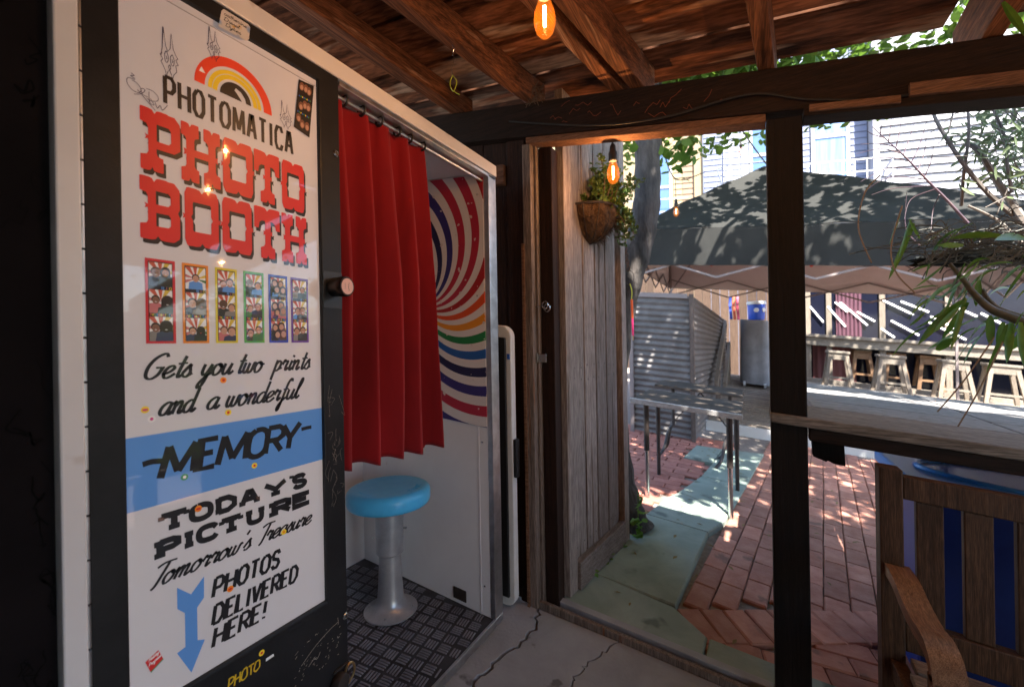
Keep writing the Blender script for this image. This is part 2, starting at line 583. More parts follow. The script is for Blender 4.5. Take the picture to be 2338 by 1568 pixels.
raft = [((.6, 1.43), (1.90, 1.315), .085), ((.6, 1.12), (1.90, .885), .06), ((.6, .72), (1.93, .475), .052), ((.6, .625), (1.95, .385), .058),
        ((.6, .055), (2.0, -.070), .055), ((.6, -.55), (2.12, -.66), .05), ((.6, -1.3), (2.05, -1.42), .055), ((.6, 2.0), (1.9, 1.9), .06), ((.6, -2.1), (2.05, -2.2), .055)]
for (p, q, w_) in raft:
    dx, dy = q[0] - p[0], q[1] - p[1]
    x0 = -1.35
    y0 = p[1] + dy / dx * (x0 - p[0])
    h = w_ / 2
    mb = MB()
    mb.hexa([W(x0, y0 - h, 2.385), W(q[0], q[1] - h, 2.341 + .052 * q[1]), W(q[0], q[1] + h, 2.341 + .052 * q[1]), W(x0, y0 + h, 2.385),
             W(x0, y0 - h, 2.498), W(q[0], q[1] - h, 2.498), W(q[0], q[1] + h, 2.498), W(x0, y0 + h, 2.498)])
    mb.build('rafter', wa_raft, parent=roof, bevel=.004)
# header beam and trim
bm_ = thing('header_beam', W(1.86, 0, 2.17), 'long dark timber beam over the gate opening, carrying the rafters', 'beam')
def sl_box(a0, a1, b0, b1, zb, zt):      # zb, zt: heights at b = 0, rising .052 per metre to the left
    g = lambda b, z: z + .052 * b
    return MB().hexa([W(a0, b0, g(b0, zb)), W(a1, b0, g(b0, zb)), W(a1, b1, g(b1, zb)), W(a0, b1, g(b1, zb)), W(a0, b0, g(b0, zt)), W(a1, b0, g(b0, zt)), W(a1, b1, g(b1, zt)), W(a0, b1, g(b1, zt))])
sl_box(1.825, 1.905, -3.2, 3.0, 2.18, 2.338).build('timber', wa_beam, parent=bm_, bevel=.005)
sl_box(1.83, 1.90, -.052, .93, 2.148, 2.178).build('trim', wa_trim, parent=bm_, bevel=.003)
sl_box(1.815, 1.90, -3.2, -.165, 2.150, 2.178).build('trim', wa_beam, parent=bm_, bevel=.003)
sl_box(1.80, 1.813, -.42, -.18, 2.158, 2.182).build('trim', wa_trim, parent=bm_, bevel=.002)
sl_box(1.795, 1.813, -3.2, -.44, 2.175, 2.215).build('trim', wa_trim, parent=bm_, bevel=.002)
mb = MB()
rg = random.Random(61)
for k in range(16):
    y0, z0 = rg.uniform(.05, .80), rg.uniform(2.215, 2.30)
    pts = [(y0, z0)]
    for i in range(rg.randint(2, 4)):
        pts.append((pts[-1][0] - rg.uniform(.006, .025), pts[-1][1] + rg.uniform(-.025, .025)))
    for (y1, z1), (y2, z2) in zip(pts, pts[1:]):
        mb.bar(W(1.8245, y1, z1 + .052 * y1), W(1.8245, y2, z2 + .052 * y2), .0016, .0012, up=(1, 0, 0))
mb.build('carved_marks', M('fresh_wood', (.20, .05, .02), rough=.8), parent=bm_)['kind'] = 'stuff'
# posts
def post(b0, b1, label):
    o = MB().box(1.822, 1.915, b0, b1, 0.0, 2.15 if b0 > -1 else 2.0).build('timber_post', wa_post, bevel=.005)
    tag(o, label, 'post', 'timber posts of the shelter')
post(-.162, -.052, 'dark upright timber post dividing the gate opening from the counter opening')
post(-1.62, -1.51, 'dark timber post of the counter opening, outside the picture on the right')
post(-3.0, -2.89, 'dark timber post at the far right corner of the shelter')
# wall between booth and gate
wl = thing('plank_wall', W(1.9, 1.5, 0), 'dark brown plank wall between the photo booth and the gate', 'wall')
y = .955
k = 0
while y < 2.9:
    w_ = .105 if k == 0 else .14
    MB().box(1.86 if k == 0 else 1.875, 1.905, y, y + w_ - .006, 0.0, 2.185 + .052 * y).build('plank', wa_dark, parent=wl, bevel=.003)
    y += w_; k += 1
MB().box(1.845, 1.874, 1.062, 2.9, 2.02, 2.12).build('rail', wa_trim, parent=wl, bevel=.003)
MB().box(1.84, 1.86, .95, 1.0, 0, .06).build('foot_block', wa_dark, parent=wl, bevel=.003)
# unseen walls added to cut fill and sign glare; half the end stays open
rv = thing('rear_wall', W(-1.4, 0, 0), 'dark plank rear wall of the shelter behind the viewer', 'wall')
for k in range(26):
    MB().box(-1.42, -1.39, 3.0 - (k + 1) * .24, 3.0 - k * .24 - .006, 0, 2.49).build('plank', wa_dark, parent=rv)
rw = thing('end_wall', W(1.0, -3.2, 0), 'dark plank end wall closing the right side of the shelter', 'wall')  # added out of view to darken what the sign mirrors
for k in range(6):
    MB().box(.36 + k * .24, .594 + k * .24, -3.22, -3.2, 0, 2.49).build('plank', wa_dark, parent=rw)
# door frame of the gate
jb = thing('gate_jamb', W(1.9, .88, 0), 'worn pale door jamb beside the dark plank wall', 'door frame')
MB().box(1.825, 1.885, .905, .948, 0, 2.192).build('stop', wa_jamb, parent=jb, bevel=.004)
MB().box(1.815, 1.824, .94, .955, 0, 1.72).build('splinter_strip', wa_trim, parent=jb, bevel=.002)
MB().box(1.86, 1.90, .892, .903, 0, 2.192).build('stop', wa_jamb, parent=jb, bevel=.002)
MB().box(1.885, 1.96, .822, .888, 0, 2.192).build('upright', wa_dark, parent=jb, bevel=.004)
# hasp parts on the jamb
mb = MB()
ev = W(1.855, .899, 1.425)
mb.tube([ev + Vector((0, .004, 0)), ev + Vector((0, -.03, .004))], .003, 6)
for k in range(2):
    c = ev + Vector((.0, -.045, .006 - .012 * k))
    mb.tube([c + Vector((.3 * .016 * math.cos(t), .016 * math.cos(t), .018 * math.sin(t))) + Vector((k * .006, -k * .008, 0)) for t in [2 * math.pi * i / 14 for i in range(15)]], .003, 6, caps=False)
mb.build('ring_latch', m_steel, parent=jb, smooth=True)
mb = MB()
e2 = W(1.852, .925, 1.155)
mb.obox(e2 + Vector((-.004, -.03, 0)), (.004, 0, 0), (0, .045, -.002), (0, 0, .05))
mb.obox(e2 + Vector((-.012, -.02, .012)), (.010, 0, 0), (0, .022, 0), (0, 0, .028))
mb.obox(e2 + Vector((.0, -.075, .004)), (.004, 0, 0), (0, .043, 0), (0, 0, .04))
mb.build('hasp', m_steel, parent=jb, bevel=.0015)

# ---- open plank gate
gu = Vector((.995, -.104, -.104 * SLOPE)); gn = Vector((-.104, -.995, 0)).normalized()
G0 = W(1.965, .838, .02)
gate = thing('plank_gate', G0, 'weathered grey plank gate standing open outwards beside the path', 'gate')
up = Vector((0, 0, 1))
GW, GH = .79, 2.78
def gbox(u0, u1, z0, z1, n0, n1):
    return MB().obox(G0 + gu * u0 + up * z0 + gn * n0, gu * (u1 - u0), gn * (n1 - n0), up * (z1 - z0))
gbox(0, .085, .0, GH, .0, .045).build('stile', wa_gate, parent=gate, bevel=.003)
xs = [.089, .235, .385, .53, .665]
for i in range(4):
    gbox(xs[i] + .005, xs[i + 1] - .008, .14, GH, .0, .028).build('plank', wa_gate, parent=gate, bevel=.003)
gbox(.666, .70, .14, GH, .0, .022).build('plank', wa_gate, parent=gate, bevel=.003)
gbox(.715, .79, .0, GH, .0, .055).build('stile', wa_gate, parent=gate, bevel=.003)
wa_gateh = wood('gate_rail', (.12, .09, .075), (.28, .225, .20), 0, rand=.05)
gbox(.03, .76, .05, GH, -.012, -.003).build('backing', wa_dark, parent=gate)
gbox(.087, .713, .0, .138, .0, .06).build('bottom_rail', wa_gateh, parent=gate, bevel=.004)
gbox(.05, .75, GH - .1, GH - .002, -.04, -.014).build('top_rail', wa_gate, parent=gate, bevel=.004)
mb = MB()
for u_ in (.12, .20, .27, .35, .42, .50, .56, .63, .69):
    for z_ in (.20, 1.05, 1.12, 2.05):
        mb.lathe([(.0, .0282), (.0045, .0282), (.0045, .0288), (.0, .0295)], G0 + gu * (u_ + random.uniform(-.006, .006)) + up * (z_ + random.uniform(-.01, .01)), gn, 8, caps=False)
mb.build('nail_heads', m_iron, parent=gate)['kind'] = 'stuff'
# ---- counter sill
sill = thing('counter_sill', W(1.95, -1, 1.05), 'grey weathered counter board capping the opening right of the post', 'counter')
MB().box(1.80, 1.99, -3.2, -.05, 1.058, 1.092).build('board', wa_sill, parent=sill, bevel=.005)
MB().box(1.992, 2.16, -3.2, -.165, 1.060, 1.091).build('board', wa_sill, parent=sill, bevel=.005)
MB().box(1.815, 1.85, -3.2, -.165, 1.012, 1.057).build('apron', wa_beam, parent=sill, bevel=.004)
mb = MB()
bk = [(-.175, 1.05), (-.268, 1.05), (-.272, .935), (-.24, .937), (-.222, .944), (-.218, .939), (-.18, .95)]
n = len(bk)
lo = [W(1.86, y, z) for y, z in bk]; hi = [W(1.90, y, z) for y, z in bk]
mb.add(lo + hi, [(i, (i + 1) % n, n + (i + 1) % n, n + i) for i in range(n)] + [tuple(range(n)), tuple(range(n, 2 * n))])
mb.build('bracket', wa_post, parent=sill, bevel=.002)
# ================================================================ photo booth
BF = 1.01                     # front plane of the booth (Y)
def F(a, c, d=0.0):           # a point on the booth front, d metres proud of it
    return Vector((a, BF - d, c + SLOPE * BF))
def fbox(a0, a1, c0, c1, d0, d1):       # box on the booth front, from depth d0 to d1 (proud)
    return MB().hexa([F(a0, c0, d1), F(a1, c0, d1), F(a1, c0, d0), F(a0, c0, d0), F(a0, c1, d1), F(a1, c1, d1), F(a1, c1, d0), F(a0, c1, d0)])
booth = thing('photo_booth', W(.95, 1.4, 0), 'white photo booth with black framed sign door and open seat cabin', 'photo booth')
m_sign = M('sign_acrylic', (.60, .565, .585), (.66, .63, .645), rough=.42, coat=1.0, scale=2.0, spots=(60, .79, (.4, .37, .36)), emit=(1.0, .92, .91), estr=.012)
def ink(name, col):
    return M('ink_' + name, col, rough=.4, coat=1.0, emit=col if max(col) > .2 else None, estr=.018)
i_blk = ink('black', (.012, .011, .014)); i_red = ink('red', (.62, .016, .018)); i_blue = ink('blue', (.10, .27, .62))
i_org = ink('orange_red', (.80, .055, .02)); i_yel = ink('yellow', (.82, .55, .02)); i_wht = ink('white', (.75, .73, .72))
i_pur = ink('marker', (.05, .025, .07))

# ---- carcass
MB().box(.262, 1.67, 1.82, 1.86, .03, 2.02).build('back_panel', m_white, parent=booth)
MB().box(1.612, 1.668, 1.03, 1.818, .03, 2.0).build('side_panel', m_white, parent=booth)
MB().box(.826, 1.61, 1.04, 1.818, 1.99, 2.03).build('ceiling_panel', m_white, parent=booth)
MB().box(.795, .825, 1.06, 1.818, .03, 2.02).build('partition', m_white, parent=booth)
o = MB().box(-.9, .252, BF - .004, 1.2, .0, 2.3).build('side_cabinet', M('black_laminate', (.006, .005, .006), (.010, .008, .009), rough=.8, scale=5, spec=.06), parent=booth)
o['label'] = 'black cabinet side covered in scratched tags'
cabinet = o
MB().box(.255, .286, BF - .02, BF + .05, .0, 2.3).build('corner_post', m_white, parent=booth, bevel=.003)
fbox(.26, 1.672, 1.99, 2.04, -.06, .012).build('header', m_white, parent=booth, bevel=.003)
fbox(.83, 1.672, 1.975, 1.989, -.035, .006).build('track', m_chrome, parent=booth, bevel=.002)
o = fbox(1.610, 1.674, .03, 1.988, -.02, .006).build('edge_trim', m_chrome, parent=booth, bevel=.003)
MB().box(1.669, 1.682, BF + .0, 1.81, .02, 1.97).build('rubber_seal', m_blackm, parent=booth)
# little dark plate low on the side panel
mb = MB(); mb.box(1.606, 1.611, 1.16, 1.23, .05, .10); mb.build('vent_plate', m_iron, parent=booth)
mb = MB(); mb.box(1.609, 1.6115, 1.075, 1.083, .03, .868); mb.build('cover_strip', m_white, parent=booth, bevel=.001)
for y_, z_ in ((1.06, .16), (1.06, .80), (1.06, 1.90), (1.75, .16), (1.75, .80), (1.07, 1.45)):
    MB().lathe([(.0, 0), (.005, 0), (.004, .002), (.0, .0025)], W(1.6115 if z_ < .87 else 1.606, y_, z_), (-1, 0, 0), 10, caps=False).build('screw', m_steel, parent=booth, smooth=True)
# floor of rubber tread plate with moulded bars
fl = MB().box(.80, 1.655, 1.012, 1.818, .002, .03).build('floor_plate', M('rubber_plate', (.018, .018, .022), (.04, .04, .05), rough=.45, scale=12), parent=booth)
mb = MB()
ss = .056
ca, sa = math.cos(R(9)), math.sin(R(9))
for i in range(-4, 26):
    for j in range(-4, 24):
        x, y = .80 + (i * ca - j * sa) * ss, 1.0 + (i * sa + j * ca) * ss
        for k in range(4):
            t = (k - 1.5) * .0118
            if (i + j) % 2: u, v = (.0225, .0031), (0, t)
            else: u, v = (.0031, .0225), (t, 0)
            q = []
            for sx, sy in ((-1, -1), (1, -1), (1, 1), (-1, 1)):
                lx, ly = v[0] + sx * u[0], v[1] + sy * u[1]
                q.append((x + lx * ca - ly * sa, y + lx * sa + ly * ca))
            if min(p[0] for p in q) < .803 or max(p[0] for p in q) > 1.607 or min(p[1] for p in q) < 1.016 or max(p[1] for p in q) > 1.816: continue
            cx, cy = sum(p[0] for p in q) / 4, sum(p[1] for p in q) / 4
            tq = [(cx + (p[0] - cx) * .86, cy + (p[1] - cy) * .86) for p in q]
            k0 = [W(p[0], p[1], .0295) for p in q] + [W(p[0], p[1], .0335) for p in tq]
            mb.add(k0, [(4, 5, 6, 7), (0, 1, 5, 4), (1, 2, 6, 5), (2, 3, 7, 6), (3, 0, 4, 7)])
o = mb.build('tread_bars', M('tread_rubber', (.12, .12, .145), (.22, .22, .25), rough=.3, scale=9), parent=fl)
o['kind'] = 'stuff'
fbox(.80, 1.672, .0, .034, -.004, .008).build('threshold_strip', m_chrome, parent=booth, bevel=.002)

# ---- swirl print on the side panel
m_sw = bpy.data.materials.new('swirl_print'); m_sw.use_nodes = True
n, l = m_sw.node_tree.nodes, m_sw.node_tree.links
pb = n['Principled BSDF']; pb.inputs['Roughness'].default_value = .45
tc = n.new('ShaderNodeTexCoord'); sp = n.new('ShaderNodeSeparateXYZ'); l.new(tc.outputs['Object'], sp.inputs[0])
def mth(op, a, b=None):
    q = n.new('ShaderNodeMath'); q.operation = op
    for i, x in enumerate((a, b)):
        if x is None: continue
        if isinstance(x, (int, float)): q.inputs[i].default_value = x
        else: l.new(x, q.inputs[i])
    return q.outputs[0]
SWK, SWN = 2.35, 24
SWO = 6.26 * 2 * math.pi / SWN - R(2.9) + SWK * .35
yy = mth('MULTIPLY', sp.outputs['Y'], 1.0); zz = mth('MULTIPLY', sp.outputs['Z'], 1.0)
rad = mth('SQRT', mth('ADD', mth('MULTIPLY', yy, yy), mth('MULTIPLY', zz, zz)))
an = mth('ARCTAN2', zz, mth('MULTIPLY', yy, -1.0))
sw = mth('SUBTRACT', an, mth('MULTIPLY', rad, SWK))
idx = mth('MULTIPLY', mth('ADD', sw, 20 * math.pi + SWO), SWN / (2 * math.pi))
fr = mth('FRACT', idx, None)
isw = mth('GREATER_THAN', fr, .52)
cell = mth('DIVIDE', mth('ADD', mth('FLOOR', mth('MODULO', idx, float(SWN)), None), .5), float(SWN))
cr = n.new('ShaderNodeValToRGB'); cr.color_ramp.interpolation = 'CONSTANT'
_cr, _pu, _nv, _bl, _gr, _am, _or, _dr = (.42, .016, .045), (.03, .02, .16), (.012, .012, .07), (.012, .10, .36), (.011, .19, .05), (.75, .27, .015), (.68, .08, .012), (.36, .010, .014)
cols = [_cr, _pu, _nv, _bl, _gr, _am, _or, _dr, _cr, _cr, _pu, _nv, _cr, _cr, _pu, _nv, _cr, _bl, _gr, _am, _or, _dr, _cr, _pu]
cols = cols[::1]
cr.color_ramp.elements[0].color = (*cols[0], 1)
cr.color_ramp.elements[1].position = 1 / SWN; cr.color_ramp.elements[1].color = (*cols[1], 1)
for i in range(2, SWN):
    e = cr.color_ramp.elements.new(i / SWN); e.color = (*cols[i], 1)
l.new(cell, cr.inputs[0])
mx = n.new('ShaderNodeMix'); mx.data_type = 'RGBA'
l.new(isw, mx.inputs[0]); l.new(cr.outputs[0], mx.inputs[6]); mx.inputs[7].default_value = (.70, .64, .62, 1)
nz = n.new('ShaderNodeTexNoise'); nz.inputs['Scale'].default_value = 30; l.new(tc.outputs['Object'], nz.inputs[0])
m2 = n.new('ShaderNodeMix'); m2.data_type = 'RGBA'
l.new(mth('GREATER_THAN', nz.outputs[0], .70), m2.inputs[0]); l.new(mx.outputs[2], m2.inputs[6]); m2.inputs[7].default_value = (.6, .5, .47, 1)
l.new(m2.outputs[2], pb.inputs['Base Color'])
swc = W(1.609, 1.385, 1.386)
mb = MB(); mb.box(1.606, 1.6115, 1.032, 1.815, .870, 1.985)
o = mb.build('swirl_print', m_sw, org=swc)
o.parent = booth; o.location = swc - ORG[booth]

# ---- door with lit sign
door = fbox(.2915, .8225, .03, 1.985, .002, .0325)
GA0, GA1, GC0, GC1 = .344, .760, .565, 1.953
dm = MB()
def fr_ring(mb, o_, i_, d0, d1):
    (A0, A1, C0, C1), (a0, a1, c0, c1) = o_, i_
    P = [F(A0, C0, d1), F(A1, C0, d1), F(A1, C1, d1), F(A0, C1, d1), F(a0, c0, d1), F(a1, c0, d1), F(a1, c1, d1), F(a0, c1, d1)]
    Q = [p + Vector((0, d1 - d0, 0)) for p in P]
    mb.add(P + Q, [(0, 1, 5, 4), (1, 2, 6, 5), (2, 3, 7, 6), (3, 0, 4, 7), (8, 9, 1, 0), (9, 10, 2, 1), (10, 11, 3, 2), (11, 8, 0, 3),
                   (4, 5, 13, 12), (5, 6, 14, 13), (6, 7, 15, 14), (7, 4, 12, 15), (8, 12, 13, 9), (9, 13, 14, 10), (10, 14, 15, 11), (11, 15, 12, 8)])
fr_ring(dm, (.2915, .8225, .03, 1.988), (GA0, GA1, GC0, GC1), -.028, .010)
door = dm.build('door', m_black, parent=booth, bevel=.003)
fbox(GA0 + .0005, GA1 - .0005, GC0 + .0005, GC1 - .0005, -.01, -.0005).build('sign_panel', m_sign, parent=door)
fbox(GA0 + .002, GA1 - .004, 1.935, 1.9365, .0, .0012).build('film_edge', M('film', (.45, .42, .42), rough=.3, coat=1), parent=door)
hg = MB()
for k in range(26):
    hg.tube([F(.2888, .05 + k * .076, .011), F(.2888, .05 + k * .076 + .072, .011)], .0032, 8)
hg.build('piano_hinge', m_chrome, parent=door, smooth=True)

DZ = .0003                      # lettering stands this far proud of the panel
cnt = [0]
def flat(mb, poly, d=DZ, holes=()):
    cnt[0] += 1
    dd = d + (cnt[0] % 7) * 2.5e-5
    rings = [poly] + list(holes)
    vs = [F(p[0], p[1], dd) for r in rings for p in r]
    tri = tessellate_polygon([[Vector((p[0], p[1], 0)) for p in r] for r in rings])
    out = []
    for t in tri:
        q = [vs[j] for j in t]
        nn = (q[1] - q[0]).cross(q[2] - q[0])
        out.append(t if nn.y < 0 else t[::-1])
    mb.add(vs, out)
def ribbon(mb, pts, w, d=DZ, smooth=True, contrast=0.0, n=6):
    pts = [Vector((p[0], p[1])) for p in pts]
    if smooth and len(pts) > 2:
        pts = catmull(pts, n)
    k = len(pts)
    L, Rr = [], []
    for i in range(k):
        e = pts[min(i + 1, k - 1)] - pts[max(i - 1, 0)]
        if e.length < 1e-9: e = Vector((1, 0))
        e.normalize()
        ww = w * (1 - contrast + contrast * abs(e.y)) / 2
        nn = Vector((-e.y, e.x))
        if 0 < i < k - 1 and not smooth:
            e1 = (pts[i] - pts[i - 1]).normalized(); e2 = (pts[i + 1] - pts[i]).normalized()
            cs = max(.45, math.cos(e1.angle(e2) / 2))
            ww = ww / cs
        L.append(pts[i] + nn * ww); Rr.append(pts[i] - nn * ww)
    cnt[0] += 1
    dd = d + (cnt[0] % 7) * 2.5e-5
    vs = [F(p.x, p.y, dd) for p in L + Rr]
    mb.add(vs, [(i, k + i, k + i + 1, i + 1) for i in range(k - 1)])
def disc(mb, cx, cy, rx, ry=None, d=DZ, n=16, rot=0.0, a0=0, a1=2 * math.pi):
    ry = ry or rx
    c, s = math.cos(rot), math.sin(rot)
    flat(mb, [(cx + rx * math.cos(t) * c - ry * math.sin(t) * s, cy + rx * math.cos(t) * s + ry * math.sin(t) * c) for t in [a0 + (a1 - a0) * i / n for i in range(n if a1 - a0 > 6.2 else n + 1)]], d)

# ---- lettering
CAPS = {
 'A': (.95, [[(0, 0), (.42, 1), (.58, 1), (1, 0)], [(.2, .33), (.8, .33)]]),
 'B': (.9, [[(0, 0), (0, 1)], [(0, 1), (.7, 1), (.9, .78), (.65, .54), (0, .54)], [(.6, .54), (1, .3), (.75, 0), (0, 0)]]),
 'C': (.9, [[(1, .78), (.8, 1), (.25, 1), (0, .75), (0, .25), (.25, 0), (.8, 0), (1, .22)]]),
 'D': (.95, [[(0, 0), (0, 1)], [(0, 1), (.6, 1), (1, .72), (1, .28), (.6, 0), (0, 0)]]),
 'E': (.85, [[(1, 1), (0, 1), (0, 0), (1, 0)], [(0, .52), (.8, .52)]]),
 'G': (.9, [[(1, .8), (.8, 1), (.25, 1), (0, .75), (0, .25), (.25, 0), (.8, 0), (1, .25), (1, .45), (.6, .45)]]),
 'H': (.95, [[(0, 0), (0, 1)], [(1, 0), (1, 1)], [(0, .52), (1, .52)]]),
 'I': (.3, [[(.5, 0), (.5, 1)]]),
 'K': (.9, [[(0, 0), (0, 1)], [(1, 1), (0, .45)], [(.3, .6), (1, 0)]]),
 'L': (.8, [[(0, 1), (0, 0), (1, 0)]]),
 'M': (1.2, [[(0, 0), (.08, 1)], [(.08, 1), (.5, .12)], [(.5, .12), (.92, 1)], [(.92, 1), (1, 0)]]),
 'N': (.95, [[(0, 0), (0, 1), (1, 0), (1, 1)]]),
 'O': (.95, [[(.3, 1), (0, .78), (0, .22), (.3, 0), (.7, 0), (1, .22), (1, .78), (.7, 1), (.3, 1)]]),
 'P': (.85, [[(0, 0), (0, 1)], [(0, 1), (.7, 1), (1, .85), (1, .6), (.7, .45), (0, .45)]]),
 'R': (.9, [[(0, 0), (0, 1)], [(0, 1), (.7, 1), (1, .85), (1, .62), (.7, .48), (0, .48)], [(.45, .48), (1, 0)]]),
 'S': (.85, [[(.95, .8), (.75, 1), (.25, 1), (.03, .8), (.15, .58), (.8, .45), (1, .24), (.75, 0), (.25, 0), (.03, .2)]]),
 'T': (.9, [[(0, 1), (1, 1)], [(.5, 1), (.5, 0)]]),
 'U': (.95, [[(0, 1), (0, .25), (.25, 0), (.75, 0), (1, .25), (1, 1)]]),
 'V': (.9, [[(0, 1), (.45, 0)], [(.45, 0), (1, 1)]]),
 'W': (1.2, [[(0, 1), (.25, 0), (.5, .8), (.75, 0), (1, 1)]]),
 'Y': (.9, [[(0, 1), (.5, .45)], [(1, 1), (.5, .45)], [(.5, .45), (.5, 0)]]),
 '!': (.3, [[(.55, 1), (.5, .32)], [(.5, .12), (.5, 0)]]),
 "'": (.25, [[(.6, 1), (.4, .75)]]),
 '-': (.5, [[(0, .5), (1, .5)]]),
}
LOW = {
 'a': (.95, [[(.8, .85), (.5, 1), (.12, .7), (.05, .25), (.3, 0), (.6, .2), (.8, .95)], [(.8, 1), (.72, .3), (.85, 0), (1.1, .3)]]),
 'd': (.95, [[(.75, .85), (.45, 1), (.1, .7), (.05, .25), (.3, 0), (.6, .2), (.75, .8)], [(.8, 2.0), (.74, .9), (.72, .3), (.84, 0), (1.1, .3)]]),
 'e': (.8, [[(.0, .3), (.45, .5), (.68, .8), (.5, 1.0), (.2, .85), (.05, .4), (.25, .02), (.55, .05), (.9, .35)]]),
 'f': (.7, [[(.85, 1.8), (.7, 2.1), (.45, 1.7), (.35, .6), (.25, -.7), (.1, -1.0), (.05, -.6), (.4, 0), (.8, .3)], [(.1, 1.05), (.7, 1.08)]]),
 'g': (.9, [[(.75, .85), (.45, 1), (.1, .7), (.05, .25), (.3, 0), (.6, .2), (.75, .9)], [(.75, 1), (.65, -.6), (.4, -1), (.15, -.7), (.9, .2)]]),
 'h': (.9, [[(.2, 2.0), (.1, 0)], [(.12, .5), (.45, 1), (.65, .8), (.6, .2), (.72, 0), (.95, .3)]]),
 'i': (.5, [[(.3, 1), (.22, .3), (.35, 0), (.6, .3)], [(.32, 1.35), (.36, 1.55)]]),
 'k': (.85, [[(.2, 2.0), (.1, 0)], [(.7, 1.0), (.15, .5)], [(.25, .55), (.55, 0), (.85, .2)]]),
 'l': (.5, [[(.0, .3), (.45, 1.6), (.38, 2.05), (.22, 1.5), (.18, .4), (.32, 0), (.6, .3)]]),
 'm': (1.3, [[(.0, .6), (.15, 1), (.15, 0)], [(.15, .5), (.42, 1), (.56, .8), (.52, 0)], [(.52, .5), (.82, 1), (.97, .8), (.92, .2), (1.04, 0), (1.35, .3)]]),
 'n': (.95, [[(.05, .7), (.18, 1), (.15, 0)], [(.15, .5), (.5, 1), (.68, .8), (.62, .2), (.75, 0), (1.0, .3)]]),
 'o': (.85, [[(.5, 1), (.15, .85), (.05, .4), (.25, .0), (.55, .1), (.72, .5), (.6, .9), (.42, 1), (.6, .75), (.95, .8)]]),
 'p': (.9, [[(.18, 1.1), (.1, -.9)], [(.12, .6), (.4, 1), (.7, .75), (.6, .2), (.3, 0), (.12, .2)], [(.6, .15), (.95, .3)]]),
 'r': (.75, [[(.0, .6), (.18, 1.08), (.28, .9), (.56, .95), (.48, .4), (.55, .02), (.82, .3)]]),
 's': (.7, [[(.0, .3), (.4, 1.05), (.45, .8), (.6, .35), (.4, 0), (.1, .1)], [(.5, .08), (.8, .3)]]),
 't': (.65, [[(.45, 1.8), (.35, .4), (.45, 0), (.75, .3)], [(.05, 1.15), (.75, 1.2)]]),
 'u': (.95, [[(.1, 1), (.08, .35), (.25, 0), (.5, .2), (.7, .95)], [(.7, 1), (.65, .3), (.78, 0), (1.05, .3)]]),
 'w': (1.15, [[(.1, 1), (.08, .3), (.25, 0), (.45, .2), (.52, .95)], [(.52, .95), (.5, .3), (.65, 0), (.9, .2), (1.0, .95), (1.2, .8)]]),
 'y': (.9, [[(.1, 1), (.08, .4), (.25, .05), (.5, .25), (.7, 1)], [(.7, 1), (.62, 0), (.45, -.85), (.2, -1.05), (.15, -.7), (.5, -.1), (1.0, .3)]]),
 'c': (.75, [[(.65, .8), (.45, 1), (.12, .7), (.05, .3), (.3, 0), (.75, .3)]]),
 'G': (1.35, [[(1.2, 1.75), (.95, 2.05), (.4, 1.7), (.1, 1.0), (.2, .25), (.6, 0), (1.0, .3), (1.15, .9)], [(.65, .9), (1.3, .9)]]),
 'T': (.9, [[(-.1, 1.75), (.4, 2.0), (1.25, 1.98)], [(.72, 1.95), (.6, 1.0), (.45, .1), (.25, -.15)]]),
 'D': (1.3, [[(.2, 2), (.15, 0)], [(-.1, 1.8), (.6, 2.05), (1.15, 1.5), (1.0, .4), (.4, 0), (0, .15)]]),
 'M': (1.5, [[(.1, 0), (.2, 2)], [(.2, 2), (.65, .7), (1.15, 2)], [(1.15, 2), (1.2, 0)]]),
 'P': (1.1, [[(.2, 2), (.1, 0)], [(.0, 1.8), (.6, 2.05), (.95, 1.6), (.6, 1.0), (.2, .95)]]),
 "'": (.35, [[(.25, 2.05), (.1, 1.65)]]),
}
def word(mb, txt, table, a0, a1, base, h, w, slant=0.0, gap=.22, smooth=True, contrast=0.0, d=DZ, rise=0.0, slab=0.0, jit=0.0, adv_in=False):
    strokes, x = [], 0.0
    for ch in txt:
        if ch == ' ':
            x += .7; continue
        wd, st = table[ch]
        for s_ in st:
            sx = 1.0 if adv_in else wd
            strokes.append([(x + p[0] * sx, p[1]) for p in s_])
            if slab and len(s_) >= 2:
                for e, nx in ((s_[0], s_[1]), (s_[-1], s_[-2])):
                    if abs(e[0] - nx[0]) < .48 and abs(e[1] - nx[1]) > .3 and (e[1] < .02 or e[1] > .98):
                        xc = x + e[0] * sx
                        yv = .07 if e[1] < .5 else .93
                        strokes.append([(xc - slab, yv), (xc + slab, yv), 'S'])
                    elif abs(e[1] - nx[1]) < .05 and ch in 'TEL':
                        xc = x + e[0] * sx
                        dr = -.3 if e[1] > .5 else .3
                        strokes.append([(xc, e[1]), (xc, e[1] + dr), 'S'])
        x += wd + (gap if not adv_in else 0)
    pts = [(p[0] + slant * p[1] * 1.0, p[1]) for s_ in strokes for p in s_ if p != 'S']
    lo, hi = min(p[0] for p in pts), max(p[0] for p in pts)
    lo -= 0; k = (a1 - a0 - w * .6) / (hi - lo)
    for s_ in strokes:
        sl_ = s_[-1] == 'S'
        q = [p for p in s_ if p != 'S']
        q = [(a0 + w * .3 + (p[0] + slant * p[1] - lo) * k, base + p[1] * h) for p in q]
        q = [(p[0] + random.uniform(-jit, jit), p[1] + random.uniform(-jit, jit) + rise * (p[0] - a0)) for p in q]
        ribbon(mb, q, w * (.92 if sl_ else 1), d=d, smooth=smooth and not sl_, contrast=0 if sl_ else contrast)
    return mb

def letter(name, mb, mat, label=None):
    o = mb.build(name, mat, parent=door, fix=False)
    if label: o['label'] = label
    return o
